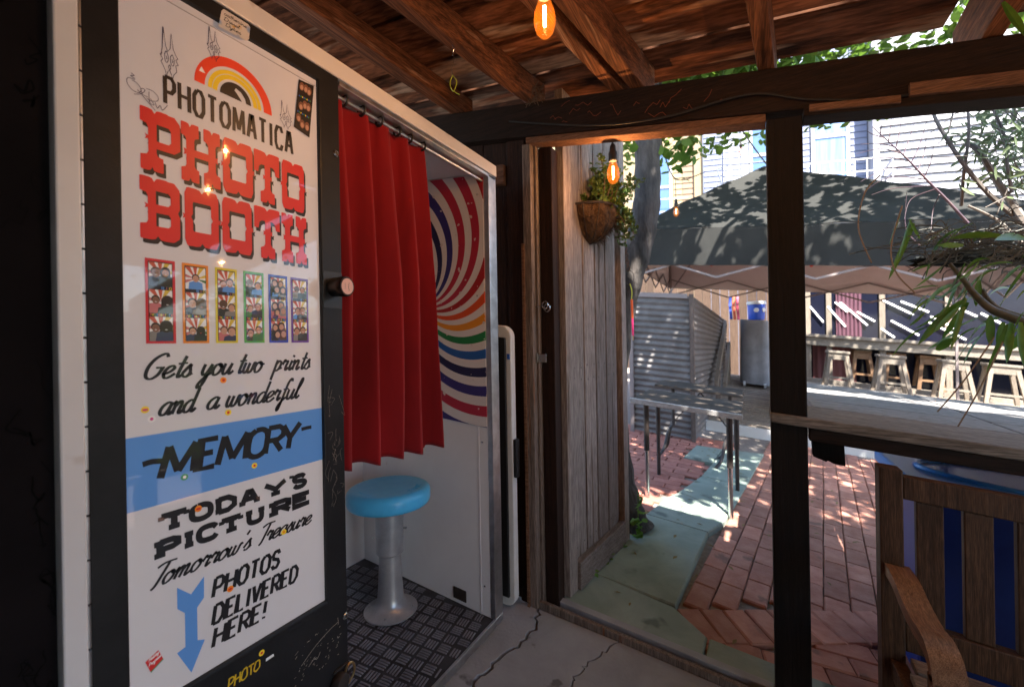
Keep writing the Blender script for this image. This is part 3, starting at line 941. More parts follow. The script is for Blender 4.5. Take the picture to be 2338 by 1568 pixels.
# maker's name
mb = MB(); word(mb, 'PHOTOMATICA', CAPS, .4147, .6891, 1.7290, .0535, .0072, gap=.50, smooth=False)
letter('maker_lettering', mb, i_blk, 'tall narrow black capitals reading PHOTOMATICA')
# rainbow emblem
RC = (.552, 1.8017)
def arc(mb, r0, r1, t0=0, t1=math.pi, n=36, ky=1.03):
    out = [(RC[0] + r1 * math.cos(t0 + (t1 - t0) * i / n), RC[1] + r1 * ky * math.sin(t0 + (t1 - t0) * i / n)) for i in range(n + 1)]
    inn = [(RC[0] + r0 * math.cos(t0 + (t1 - t0) * i / n), RC[1] + r0 * ky * math.sin(t0 + (t1 - t0) * i / n)) for i in range(n + 1)]
    flat(mb, out + inn[::-1])
mb = MB(); mb.mi = 0; arc(mb, .0636, .0832)
mb.mi = 1; arc(mb, .0496, .0575); arc(mb, .039, .0482)
mb.mi = 2
flat(mb, [(RC[0] - .0337, RC[1])] + [(RC[0] + .0337 * math.cos(t), RC[1] + .035 * math.sin(t)) for t in [math.pi * (1 - i / 24) for i in range(25)]] + [(RC[0] + .0225, RC[1]), (RC[0] + .020, RC[1] + .010), (RC[0] + .011, RC[1] + .021), (RC[0] + .0, RC[1] + .025), (RC[0] - .003, RC[1] + .019), (RC[0] + .004, RC[1] + .012), (RC[0] + .0135, RC[1])])
mb.mi = 3; flat(mb, [(.4826, 1.8378), (.4779, 1.8262), (.4896, 1.8265)], d=.0006)
letter('rainbow_emblem', mb, [i_org, i_yel, i_blk, i_wht], 'half round rainbow emblem in red, yellow and black')
# big circus letters
def nip(x0, x1, y, d):       # split slab end: little notch in the middle, rounded lobes
    w_ = x1 - x0
    pts = [(0, 0), (.06, -.012), (.30, -.012), (.42, .0), (.5, .055), (.58, .0), (.70, -.012), (.94, -.012), (1, 0)]
    return [(x0 + w_ * t, y + d * u) for t, u in pts]
def tus(ch):
    if ch == 'P':
        o = nip(0, .56, 0, 1) + [(.56, .23), (.42, .25), (.39, .30), (.39, .37), (.84, .37), (1.0, .45), (1.0, .90), (.86, 1.0)] + nip(0, .70, 1, -1)[::-1][0:] + [(0, .77), (.15, .75), (.19, .70), (.19, .56), (.11, .58), (.14, .535), (.11, .49), (.19, .51), (.19, .30), (.15, .25), (0, .23)]
        return o, [[(.40, .50), (.70, .50), (.76, .54), (.76, .74), (.70, .78), (.40, .78)]]
    if ch == 'B':
        o = nip(0, .86, 0, 1) + [(.98, .06), (1.0, .12), (1.0, .43), (.95, .50), (1.0, .57), (1.0, .90), (.86, 1.0)] + nip(0, .70, 1, -1)[::-1] + [(0, .77), (.15, .75), (.19, .70), (.19, .56), (.11, .58), (.14, .535), (.11, .49), (.19, .51), (.19, .30), (.15, .25), (0, .23)]
        return o, [[(.39, .22), (.70, .22), (.76, .26), (.76, .40), (.70, .44), (.39, .44)], [(.39, .58), (.70, .58), (.76, .62), (.76, .76), (.70, .80), (.39, .80)]]
    if ch == 'O':
        o = nip(.06, .94, 0, 1) + [(1.0, .10), (1.0, .47), (1.06, .45), (1.035, .50), (1.06, .55), (1.0, .53), (1.0, .90)] + nip(.06, .94, 1, -1)[::-1] + [(0, .90), (0, .53), (-.06, .55), (-.035, .50), (-.06, .45), (0, .47), (0, .10)]
        return o, [[(.25, .25), (.75, .25), (.77, .28), (.77, .44), (.82, .50), (.77, .56), (.77, .74), (.75, .77), (.25, .77), (.23, .74), (.23, .56), (.18, .50), (.23, .44), (.23, .28)]]
    if ch == 'T':
        o = nip(.24, .80, 0, 1) + [(.80, .20), (.68, .23), (.63, .28), (.63, .47), (.70, .45), (.68, .50), (.70, .55), (.63, .53), (.63, .74), (.72, .74), (.80, .70), (.84, .58), (1.0, .58)] + nip(.0, 1.0, 1, -1)[::-1] + [(0, .58), (.16, .58), (.20, .70), (.28, .74), (.41, .74), (.41, .53), (.34, .55), (.36, .50), (.34, .45), (.41, .47), (.41, .28), (.36, .23), (.24, .20)]
        return o, []
    if ch == 'H':
        o = nip(0, .44, 0, 1) + [(.44, .21), (.35, .24), (.325, .28), (.325, .44), (.68, .44), (.68, .28), (.65, .24), (.56, .21)] + nip(.56, 1, 0, 1) + [(1, .21), (.90, .24), (.875, .28), (.875, .46), (.94, .44), (.92, .50), (.94, .56), (.875, .54), (.875, .72), (.90, .76), (1, .79)] + nip(.56, 1, 1, -1)[::-1] + [(.56, .79), (.65, .76), (.68, .72), (.68, .57), (.325, .57), (.325, .72), (.35, .76), (.44, .79)] + nip(0, .44, 1, -1)[::-1] + [(0, .79), (.10, .76), (.125, .72), (.125, .54), (.06, .56), (.08, .50), (.06, .44), (.125, .46), (.125, .28), (.10, .24), (0, .21)]
        return o, []
for txt, xs, c0, c1 in (('PHOTO', [(.3752, .441), (.4425, .5165), (.5215, .5865), (.5895, .651), (.6575, .718)], 1.588, 1.7055),
                        ('BOOTH', [(.373, .4385), (.447, .511), (.5185, .582), (.588, .650), (.655, .7225)], 1.4555, 1.573)):
    mr, ms = MB(), MB()
    for ch, (x0, x1) in zip(txt, xs):
        o, hs = tus(ch)
        tf = lambda P, dx=0, dy=0: [(x0 + p[0] * (x1 - x0) + dx, c0 + p[1] * (c1 - c0) + dy) for p in P]
        flat(mr, tf(o), .0007, [tf(h) for h in hs])
        flat(ms, tf(o, .0043, -.0082), .0003, [tf(h, .0043, -.0082) for h in hs])
    letter('drop_shadow_lettering', ms, i_blk)
    letter('circus_lettering', mr, i_red, 'red split-serif circus capitals reading ' + txt)
# sample photo strips
skin = [ink('skin_a', (.50, .27, .18)), ink('skin_b', (.42, .21, .13)), ink('skin_c', (.22, .10, .06))]
pal = [i_blk, i_wht, ink('ray_red', (.50, .09, .05)), ink('ray_yellow', (.60, .42, .05)), ink('ray_green', (.05, .20, .06)), ink('ray_pink', (.5, .15, .15)),
       skin[0], skin[1], skin[2], ink('hair', (.035, .022, .016)), ink('cloth_dark', (.03, .035, .03)), ink('cloth_blue', (.05, .06, .13)), ink('hair_brown', (.12, .06, .03)), ink('cloth_grey', (.22, .2, .18)), i_blue]
frames = [('red', (.55, .02, .03)), ('orange', (.70, .22, .02)), ('yellow', (.62, .50, .03)), ('green', (.08, .36, .07)), ('blue', (.02, .05, .42)), ('purple', (.13, .04, .28))]
def clip_rect(poly, x0, x1, y0, y1):
    for ax, lim, sg in ((0, x0, 1), (0, x1, -1), (1, y0, 1), (1, y1, -1)):
        out = []
        for i in range(len(poly)):
            p, q = poly[i - 1], poly[i]
            ip, iq = (p[ax] - lim) * sg >= 0, (q[ax] - lim) * sg >= 0
            if ip != iq:
                t = (lim - p[ax]) / (q[ax] - p[ax])
                out.append((p[0] + (q[0] - p[0]) * t, p[1] + (q[1] - p[1]) * t))
            if iq: out.append(q)
        poly = out
        if len(poly) < 3: return []
    return poly
def ell(cx, cy, rx, ry, n=14, rot=0):
    return [(cx + rx * math.cos(t) * math.cos(rot) - ry * math.sin(t) * math.sin(rot), cy + rx * math.cos(t) * math.sin(rot) + ry * math.sin(t) * math.cos(rot)) for t in [2 * math.pi * i / n for i in range(n)]]
for si, (x0, x1) in enumerate(((.3793, .4285), (.4405, .4890), (.5020, .5475), (.5614, .6080), (.6193, .6676), (.6763, .7246))):
    rg = random.Random(40 + si)
    mb = MB()
    y0, y1 = 1.2535, 1.4175
    pl2 = pal + [ink('frame_' + frames[si][0], frames[si][1])]
    mb.mi = len(pal); flat(mb, [(x0, y0), (x1, y0), (x1, y1), (x0, y1)], .0003)
    fx0, fx1 = x0 + .0045, x1 - .0045
    mb.mi = 0; flat(mb, [(fx0, y0 + .005), (fx1, y0 + .005), (fx1, y1 - .005), (fx0, y1 - .005)], .0005)
    ph = .0455
    for k in range(3):
        py1 = y1 - .007 - k * .0525; py0 = py1 - ph + (.0 if k < 2 else -.002)
        rx0, rx1 = fx0 + .0012, fx1 - .0012
        cl = lambda P: clip_rect(P, rx0, rx1, py0, py1)
        mb.mi = 1; flat(mb, [(rx0, py0), (rx1, py0), (rx1, py1), (rx0, py1)], .0007)
        cx, cy = (rx0 + rx1) / 2, py0 + .022
        for t, m_ in ((20, 3), (65, 3), (92, 2), (122, 2), (165, 5), (345, 4), (200, 5)):
            t0, t1 = R(t - 9), R(t + 9)
            P = cl([(cx, cy), (cx + .06 * math.cos(t0), cy + .06 * math.sin(t0)), (cx + .06 * math.cos(t1), cy + .06 * math.sin(t1))])
            if P: mb.mi = m_; flat(mb, P, .0009)
        npp = [2, 1 if k == 0 else 2, 2, 2, 4, 2][si]
        for q in range(npp):
            if npp == 1: hx, hy, hr = cx, cy + .002, .0075
            elif npp == 2: hx, hy, hr = cx + (-.0075 if q == 0 else .0085) + rg.uniform(-.002, .002), cy + rg.uniform(-.004, .004), .0080
            else: hx, hy, hr = cx + (-.009, .006, -.004, .011)[q], cy + (.008, .011, -.006, -.005)[q], .0068
            sk = [7, 6, 6, 6, 6, 7][si] if not (si == 0 and q == 0) else 8
            hair = [9, 9, 12, 9, 9, 9][si]
            if rg.random() < .35: hair = rg.choice((9, 12, 12, 13))
            clo = [10, 10, 11, 10, 10, 13][si] if q % 2 == 0 else [10, 11, 11, 10, 9, 10][si]
            long_ = si in (0, 1, 4) and (q % 2 == 1 or si == 4)
            hr *= rg.uniform(.88, 1.15); hy += rg.uniform(-.0025, .0025); clo = rg.choice((clo, clo, 10, 11, 13, 5, 14, 4))
            lay = .0011 + q * .0004
            mb.mi = clo
            P = cl([(hx - hr * 1.9, py0), (hx - hr * 1.7, hy - hr * 1.2), (hx - hr * .6, hy - hr * .75), (hx + hr * .6, hy - hr * .75), (hx + hr * 1.7, hy - hr * 1.2), (hx + hr * 1.9, py0)])
            if P: flat(mb, P, lay)
            mb.mi = hair
            P = cl(ell(hx, hy + hr * .28, hr * (1.18 if long_ else 1.0), hr * (1.35 if long_ else 1.08)))
            if P: flat(mb, P, lay + .0001)
            if long_:
                P = cl([(hx - hr * 1.15, hy + .2 * hr), (hx - hr * 1.2, hy - hr * 1.7), (hx + hr * 1.2, hy - hr * 1.7), (hx + hr * 1.15, hy + .2 * hr)])
                if P: flat(mb, P, lay + .0001)
            mb.mi = sk
            P = cl(ell(hx, hy - hr * .05, hr * .80, hr * 1.0))
            if P: flat(mb, P, lay + .0002)
            mb.mi = 9
            for sx in (-1, 1):
                P = cl(ell(hx + sx * hr * .28, hy + hr * .12, hr * .11, hr * .07, 6))
                if P: flat(mb, P, lay + .00028)
            mb.mi = 1 if rg.random() < .5 else 2
            P = cl(ell(hx, hy - hr * .45, hr * .26, hr * .09, 6))
            if P: flat(mb, P, lay + .00028)
        if k < 2:       # caption between the frames
            word_ = '   RIQ' if k == 0 else 'PHOTOMATICA'
            for ci, ch in enumerate(word_):
                mb.mi = (2, 3, 4, 14, 5, 3)[ci % 6]
                xw = (rx1 - rx0) / len(word_)
                for s_ in CAPS.get(ch.replace('Q', 'O'), (0, []))[1]:
                    ribbon(mb, [(rx0 + xw * (ci + .15) + p[0] * xw * .6, py0 - .0058 + p[1] * .0045) for p in s_], .0011, d=.0021, smooth=False)
    o = mb.build('photo_strip', pl2, parent=door, fix=False)
    o['label'] = 'printed sample photo strip with %s border' % frames[si][0]
# blue band
mb = MB(); flat(mb, [(GA0 + .001, .9415), (GA1 - .001, .9415), (GA1 - .001, 1.079), (GA0 + .001, 1.079)], .0002)
letter('blue_band', mb, i_blue)
# script lines
mb = MB()
XH = .0235
for t, x0, x1 in (('Gets', .3756, .458), ('you', .462, .5385), ('two', .5475, .609), ('prints', .6185, .7295)):
    word(mb, t, LOW, x0, x1, 1.1855, XH, .0064, slant=.42, contrast=.45, adv_in=True, d=.0004)
for t, x0, x1 in (('and', .397, .472), ('a', .4815, .5095), ('wonderful', .5195, .7085)):
    word(mb, t, LOW, x0, x1, 1.1135, XH * 1.02, .0064, slant=.42, contrast=.45, adv_in=True, d=.0004)
letter('script_lettering', mb, i_blk, 'black brush script reading Gets you two prints and a wonderful')
mb = MB()
for ch, x0, x1 in (('M', .394, .4655), ('E', .4585, .507), ('M', .4965, .570), ('O', .561, .6155), ('R', .6005, .6565), ('Y', .648, .7005)):
    word(mb, ch, CAPS, x0, x1, .992, .058, .0135, slant=.24, smooth=(ch == 'O'), contrast=.12, d=.0005)
ribbon(mb, [(.3705, 1.0255), (.385, 1.0275), (.4025, 1.0245)], .0105, d=.0005); ribbon(mb, [(.699, 1.0325), (.713, 1.0335), (.7275, 1.0335)], .009, d=.0005)
letter('memory_lettering', mb, i_blk, 'black slanted brush capitals reading MEMORY between dashes')
mb = MB()
for ch, x0, x1 in (('T', .395, .445), ('O', .4485, .4885), ('D', .4915, .5375), ('A', .5405, .594), ('Y', .600, .657), ("'", .666, .674), ('S', .6735, .7105)):
    word(mb, ch, CAPS, x0, x1, .8895 if ch != "'" else .895, .0270, .0118, smooth=ch in 'OS', d=.0004, slab=.20 if ch in 'TDAY' else 0, slant=.0)
for ch, x0, x1 in (('P', .3827, .430), ('I', .4335, .4565), ('C', .4605, .5), ('T', .5035, .5505), ('U', .5545, .6045), ('R', .608, .6675), ('E', .671, .7215)):
    word(mb, ch, CAPS, x0, x1, .8415, .0262, .0118, smooth=ch in 'CU', d=.0004, slab=.25 if ch in 'PITUR' else 0)
letter('slab_lettering', mb, i_blk, "heavy black slab capitals reading TODAY'S PICTURE")
mb = MB()
word(mb, "Tomorrow's", LOW, .3775, .571, .7865, .0195, .0055, slant=.48, contrast=.4, adv_in=True, d=.0004)
word(mb, 'Treasure', LOW, .5835, .7255, .7865, .0195, .0055, slant=.48, contrast=.4, adv_in=True, d=.0004)
letter('script_lettering', mb, i_blk, "thin black script reading Tomorrow's Treasure")
mb = MB()
for t, x0, x1, b_ in (('PHOTOS', .485, .6385, .7125), ('DELIVERED', .484, .6845, .6555), ('HERE!', .4835, .6035, .6075)):
    word(mb, t, CAPS, x0, x1, b_ + .002, .0372, .0080, slant=.33, gap=.36, smooth=False, contrast=.2, d=.0004)
letter('brush_lettering', mb, i_blk, 'black slanted brush capitals reading PHOTOS DELIVERED HERE!')
mb = MB(); flat(mb, [(.4712, .7671), (.4468, .742), (.4227, .7674), (.4227, .7250), (.4355, .7098), (.4355, .6420), (.4208, .6381), (.4454, .5832), (.4708, .6356), (.4575, .6420), (.4575, .7090), (.4705, .7230)], .0003)
letter('arrow', mb, i_blue, 'blue feathered arrow pointing down')
# stickers and marker scribbles on the door
def dots(cx, cy, r, c1, c2, t=None, d0=0.0):
    mb = MB()
    disc(mb, cx, cy, r, d=.0008 + d0); mb.mi = 1
    if t: word(mb, t, CAPS, cx - r * .62, cx + r * .62, cy - r * .3, r * .6, r * .2, d=.0011 + d0, smooth=False)
    else: disc(mb, cx, cy, r * .45, d=.0011 + d0)
    o = mb.build('round_sticker', [ink(*c1), ink(*c2)], parent=door, fix=False)
OR, RD, YE, GN, WH, PK = ('st_orange', (.85, .25, .01)), ('st_red', (.6, .02, .02)), ('st_yellow', (.85, .6, .03)), ('st_green', (.02, .25, .10)), ('st_white', (.75, .72, .7)), ('st_pink', (.6, .05, .2))
for cx, cy, c1, c2, t in ((.4627, .911, OR, RD, 'WOW'), (.4387, .9832, GN, WH, None), (.5789, .9708, YE, RD, None), (.6474, .7911, YE, OR, None), (.5222, .7151, OR, RD, 'WOW'),
                          (.5153, 1.1728, OR, RD, None), (.3757, 1.1281, YE, PK, 'WOW'), (.3857, 1.1091, WH, PK, None), (.5241, 1.1012, YE, RD, None)):
    dots(cx, cy, .0066, c1, c2, t)
dots(.5822, .5405, .0066, YE, RD, None, .0105)
mb = MB(); flat(mb, [(.3694, .6537), (.3901, .6639), (.3982, .6413), (.3779, .6285)], .0008)
mb.mi = 1
for t, x0, y0, x1 in (('Making', .3745, .6505, .391), ('Progress', .3745, .6410, .3945)):
    word(mb, t, LOW, x0, x1, y0, .0032, .0009, slant=.2, d=.0011, adv_in=True, rise=.45)
mb.mi = 2; flat(mb, [(.3779, .6285), (.3982, .6413), (.3975, .6435), (.3772, .6306)], .0011)
o = mb.build('square_sticker', [ink(*RD), ink(*WH), ink(*GN)], parent=door, fix=False); o['label'] = 'small red sticker reading Making Progress'
mb = MB(); word(mb, 'PHOTO', CAPS, .507, .579, .508, .021, .0032, slant=.25, gap=.3, d=.0112, smooth=True, jit=.0012)
o = letter('paint_pen_lettering', mb, M('yellow_paint_pen', (.75, .48, .02), rough=.5)); o['label'] = 'yellow hand-lettered word PHOTO on the black frame'
mb = MB(); flat(mb, [(.5914, .5145), (.5925, .521), (.610, .521), (.6115, .5145)], .0112); letter('paper_scrap', mb, i_wht)
# name sticker
mb = MB(); flat(mb, [(.5123, 1.938), (.519, 1.975), (.5235, 1.9825), (.576, 1.9825), (.5805, 1.978), (.577, 1.948), (.571, 1.942)], .0108)
mb.mi = 1
for t, x0, x1, y0 in (('catherine', .524, .573, 1.970), ('Diesel', .523, .557, 1.958), ('Dykes', .526, .560, 1.947)):
    word(mb, t, LOW, x0, x1, y0, .0038, .0011, slant=.15, d=.0113, adv_in=True)
m_rb = bpy.data.materials.new('rainbow_paper'); m_rb.use_nodes = True
n, l = m_rb.node_tree.nodes, m_rb.node_tree.links
tc = n.new('ShaderNodeTexCoord'); nz = n.new('ShaderNodeTexNoise'); nz.inputs['Scale'].default_value = 28; nz.inputs['Detail'].default_value = 1
l.new(tc.outputs['Object'], nz.inputs[0]); cr = n.new('ShaderNodeValToRGB')
cr.color_ramp.elements[0].position = .30; cr.color_ramp.elements[0].color = (.05, .25, .6, 1)
cr.color_ramp.elements[1].position = .72; cr.color_ramp.elements[1].color = (.6, .04, .06, 1)
for p_, c_ in ((.40, (.7, .66, .64, 1)), (.58, (.72, .68, .66, 1)), (.63, (.75, .45, .05, 1))):
    e = cr.color_ramp.elements.new(p_); e.color = c_
l.new(nz.outputs[0], cr.inputs[0]); l.new(cr.outputs[0], n['Principled BSDF'].inputs['Base Color']); n['Principled BSDF'].inputs['Roughness'].default_value = .3
o = mb.build('name_sticker', [m_rb, i_blk], parent=door, fix=False); o['label'] = 'crumpled rainbow-edged sticker with handwriting on the top frame'
# photo strip taped to the glass corner
mb = MB(); P0, P1, P2, P3 = Vector((.7075, 1.9285)), Vector((.7515, 1.9335)), Vector((.7355, 1.7897)), Vector((.6917, 1.7997))
def q2(u, v): return P0 * (1 - u) * (1 - v) + P1 * u * (1 - v) + P3 * (1 - u) * v + P2 * u * v
def qp(lst): return [tuple(q2(u, v)) for u, v in lst]
flat(mb, qp([(0, 0), (1, 0), (1, 1), (0, 1)]), .0016)
rg = random.Random(4)
for k in range(3):
    for q in range(3):
        u, v = .25 + .25 * q + rg.uniform(-.05, .05), .16 + .32 * k + rg.uniform(-.05, .05)
        mb.mi = 1; flat(mb, [tuple(q2(u + .16 * math.cos(t), v + .085 * math.sin(t))) for t in [2 * math.pi * i / 12 for i in range(12)]], .0020)
        mb.mi = 2; flat(mb, [tuple(q2(u + .10 * math.cos(t), v + .02 + .05 * math.sin(t))) for t in [2 * math.pi * i / 10 for i in range(10)]], .0024)
    for ci in range(8):
        mb.mi = 3 + ci % 3
        u = .1 + ci * .1; v = .325 + .32 * k
        if k < 2: flat(mb, qp([(u, v - .014), (u + .06, v - .014), (u + .06, v + .014), (u, v + .014)]), .0022)
o = mb.build('taped_photo_strip', [i_blk, ink('hair_b', (.20, .09, .06)), skin[0], ink('st_blue', (.02, .12, .6)), ink(*GN), ink(*YE)], parent=door, fix=False)
o['label'] = 'dark photo strip taped askew over the sign corner'
# marker doodles: a spiky face with big eyes, three times, and a looping tag
FACE = [[(.05, .38), (.12, .55), (.18, .98), (.30, .62), (.42, .52), (.55, .60), (.62, .92), (.72, .62), (.85, .52)],
        [(.85, .52), (.98, .46), (.86, .42), (.99, .33), (.85, .30), (.90, .18), (.72, .08), (.66, -.02), (.60, .07), (.50, .16), (.40, .10), (.34, .0), (.28, .10), (.15, .20), (.04, .26), (.14, .32), (.0, .40), (.12, .44)],
        [(.34, .52), (.24, .44), (.28, .30), (.40, .30), (.44, .42), (.34, .52)], [(.66, .50), (.56, .42), (.60, .28), (.72, .28), (.76, .40), (.66, .50)],
        [(.33, .42), (.36, .36), (.32, .36)], [(.65, .40), (.68, .34), (.64, .34)], [(.44, .22), (.52, .26), (.56, .20), (.50, .16), (.44, .22)]]
for x0, x1, y0, y1 in ((.4092, .4402, 1.7834, 1.8806), (.4939, .5203, 1.8652, 1.9341), (.6552, .6863, 1.7872, 1.8532)):
    mb = MB()
    for s_ in FACE: ribbon(mb, [(x0 + p[0] * (x1 - x0), y0 + p[1] * (y1 - y0)) for p in s_], .0011, d=.0010, smooth=len(s_) < 8, n=4)
    letter('marker_doodle', mb, i_pur)
mb = MB()
for s_ in ([(.363, 1.760), (.368, 1.757), (.362, 1.754), (.369, 1.752)], [(.369, 1.750), (.358, 1.748), (.357, 1.738), (.364, 1.729), (.374, 1.728), (.378, 1.736), (.372, 1.745), (.364, 1.747)],
           [(.367, 1.722), (.378, 1.728), (.384, 1.738), (.378, 1.738), (.380, 1.728), (.388, 1.727)], [(.386, 1.742), (.396, 1.742), (.404, 1.736), (.404, 1.727), (.394, 1.722), (.386, 1.724)],
           [(.390, 1.738), (.391, 1.718), (.398, 1.716), (.392, 1.726)], [(.400, 1.722), (.403, 1.712), (.408, 1.720), (.411, 1.712), (.417, 1.720), (.420, 1.726)], [(.372, 1.733), (.400, 1.706)]):
    ribbon(mb, s_, .0011, d=.0010, n=5)
letter('marker_tag', mb, i_pur)
# scratches on the frame foot
mb = MB()
rg = random.Random(12)
for k in range(60):
    x, y = rg.uniform(.66, .80), rg.uniform(.40, .50)
    dx, dy = rg.uniform(.001, .006), rg.uniform(-.001, .004)
    ribbon(mb, [(x, y), (x + dx, y + dy)], rg.uniform(.0004, .0018), d=.0112, smooth=False)
for P in ([(.68, .445), (.72, .470), (.765, .487), (.79, .492)], [(.79, .505), (.792, .49), (.79, .485)], [(.70, .43), (.715, .44), (.725, .435), (.735, .447)]):
    ribbon(mb, P, .0012, d=.0112)
for k in range(26):
    x, y = rg.uniform(.768, .815), rg.uniform(.80, 1.15)
    ribbon(mb, [(x, y), (x + rg.uniform(-.012, .012), y + rg.uniform(-.01, .03)), (x + rg.uniform(-.012, .012), y + rg.uniform(.0, .05))], .0004, d=.0112)
letter('scratches', mb, M('bare_scratch', (.42, .36, .30), rough=.6))['kind'] = 'stuff'
# locks and knob
def cam_lock(a, c):
    mb = MB()
    o_ = F(a, c, .010)
    mb.lathe([(.0, 0), (.0095, 0), (.0095, .003), (.0065, .006), (.006, .0055), (.0, .0055)], o_, (0, -1, 0), 20, caps=False)
    o = mb.build('cam_lock', m_steel, parent=door, smooth=True)
    mb = MB(); mb.add([F(a - .0012, c - .003, .0168), F(a + .0012, c - .003, .0168), F(a + .0012, c + .003, .0168), F(a - .0012, c + .003, .0168)], [(0, 1, 2, 3)])
    mb.build('keyhole', m_blackm, parent=door, fix=False)
cam_lock(.8095, 1.774); cam_lock(.8185 - .004, .496)
fbox(.7625, .8222, 1.345, 1.4455, .0101, .0118).build('lock_plate', M('plate_black', (.02, .02, .022), rough=.4), parent=door, bevel=.001)
ko = F(.7935, 1.4035, .0118)
kd = Vector((.12, -1, -.02)).normalized()
mb = MB(); mb.lathe([(.0, 0), (.024, 0), (.026, .004), (.0265, .030), (.0275, .032), (.0275, .046), (.0255, .049), (.0, .049)], ko, kd, 32, caps=False)
mb.build('round_lock', M('lock_bronze', (.05, .035, .03), rough=.28, metal=1.0), parent=door, smooth=True)
mb = MB(); mb.lathe([(.0, 0), (.0215, 0), (.0215, .0008), (.0, .0008)], ko + kd * .0492, kd, 32, caps=False)
kl = mb.build('lock_label', M('pink_label', (.68, .42, .38), (.72, .47, .42), rough=.5, scale=30), parent=door, fix=False)
kx = Vector((0, 0, 1)).cross(kd).normalized(); kz = kd.cross(kx)
mb = MB()
def kpt(u, v): return ko + kd * .0502 - kx * u * -1 + kz * v
rg = random.Random(3)
for s_ in ([(.004, -.012), (.006, -.008), (.003, -.006), (.005, -.003), (.002, -.001), (.005, .002), (.003, .005), (.006, .008), (.004, .011)],):
    q = [Vector(p) for p in s_]
    for i in range(len(q) - 1):
        d = (q[i + 1] - q[i]).normalized() * .0006; pn = Vector((-d.y, d.x))
        mb.add([kpt(*(q[i] + pn)), kpt(*(q[i] - pn)), kpt(*(q[i + 1] - pn)), kpt(*(q[i + 1] + pn))], [(0, 1, 2, 3)])
for i in range(8):
    u, v = -.010, -.008 + i * .0022
    mb.add([kpt(u, v), kpt(u + .0016, v), kpt(u + .0016, v + .0013), kpt(u, v + .0013)], [(0, 1, 2, 3)])
mb.build('label_print', i_blk, parent=door, fix=False)
# padlock hasp low on the frame
pk = F(.800, .345, .012)
fbox(.772, .8222, .3625, .3685, .0101, .016).build('hasp_bar', m_iron, parent=door, bevel=.001)
mb = MB(); mb.lathe([(.0, 0), (.022, 0), (.024, .003), (.024, .020), (.0215, .024), (.0, .024)], F(.785, .335, .0102), (0.15, -1, 0), 28, caps=False)
mb.build('padlock', m_iron, parent=door, smooth=True)
mb = MB()
mb.tube([F(.800, .325, .02)] + [F(.818 + .016 * math.cos(t), .345 + .022 * math.sin(t), .022) for t in [R(200) - R(250) * i / 12 for i in range(13)]] + [F(.812, .315, .022)], .0034, 8)
mb.build('shackle', M('brass', (.55, .40, .20), rough=.3, metal=1.0), parent=door, smooth=True)
# tags scratched into the cabinet side
mb = MB()
rg = random.Random(21)
for k in range(20):
    x, y = rg.uniform(.215, .245), rg.uniform(.55, 1.9)
    pts = [(x, y)]
    for i in range(rg.randint(5, 9)):
        pts.append((pts[-1][0] + rg.uniform(-.012, .012), pts[-1][1] + rg.uniform(-.022, .012)))
    pts = [(min(.25, p[0]), p[1]) for p in pts]
    ribbon(mb, pts, rg.uniform(.0012, .003), d=.0045)
mb.build('marker_tag', M('matte_marker', (.002, .002, .002), rough=.9, spec=.1), parent=cabinet, fix=False)['kind'] = 'stuff'

# ---- curtain rod with curtain
rod = thing('curtain_rod', F(1.2, 1.962, -.03), 'thin metal curtain rod under the white booth header', 'rod')
MB().tube([F(.828, 1.962, -.028), F(1.609, 1.962, -.028)], .0065, 12).build('tube', m_chrome, parent=rod, smooth=True)
curt = thing('curtain', F(1.05, .88, -.02), 'red pleated cloth curtain drawn half across the photo booth', 'curtain')
m_cur = M('red_cloth', (.20, .0025, .006), (.32, .006, .010), rough=.8, scale=5, stretch=(1, 1, .35), bump=.004, bscale=9, sheen=.25, spec=.25, transl=.12)
def cur(u, v):      # u along, v downward
    top, bot = (.845, 1.232), (.828, 1.268)
    # wide flat pleats with a tight ridge
    ph = u * 4.25 + .62 + .05 * math.sin(u * 17 + v * 2.2)
    f = ph - math.floor(ph)
    if f < .84: s = (f / .84) ** 1.15
    elif f < .92: s = 1.0
    else: s = (1 - f) / .08
    s = min(s, 1.0)
    amp = .032 + .062 * min(1, v * 2.2)
    x0 = top[0] + (bot[0] - top[0]) * v ** .8
    x1 = top[1] + (bot[1] - top[1]) * v ** .7
    sway = .010 * math.sin(v * 3.1) * (1 - u)
    a = x0 + (x1 - x0) * (u + (.018 * math.sin(2 * math.pi * f)) * (1 - .4 * v)) + sway
    d = -.044 + amp * (s - .5) + .008 * math.sin(v * 5 + u * 9) * v
    sag = .012 * math.sin(math.pi * f) * max(0, 1 - v * 8)
    low = .888 - .034 * u - .018 * math.cos(ph * 2 * math.pi) * .35 + (.0 if u < .9 else .01)
    c = 1.972 - sag - (1.972 - low) * v
    return F(a, c, d)
mb = MB(); mb.grid(cur, 230, 60)
cl = mb.build('cloth', m_cur, parent=curt, smooth=True, fix=False)
sm = cl.modifiers.new('soften', 'SMOOTH'); sm.factor = .5; sm.iterations = 2
sd = cl.modifiers.new('thick', 'SOLIDIFY'); sd.thickness = .002; sd.offset = 0
for k in range(6):
    mb = MB()
    u = (k + .42) / 5.6
    p = cur(min(u, .99), .0); p = Vector((p.x, BF + .028, F(0, 1.962).z))
    mb.tube([p + Vector((.006 * math.sin(k * 3), .015 * math.cos(t), .015 * math.sin(t))) for t in [2 * math.pi * i / 16 for i in range(17)]], .0038, 8, caps=False)
    mb.build('eyelet', m_blackm, parent=curt, smooth=True)

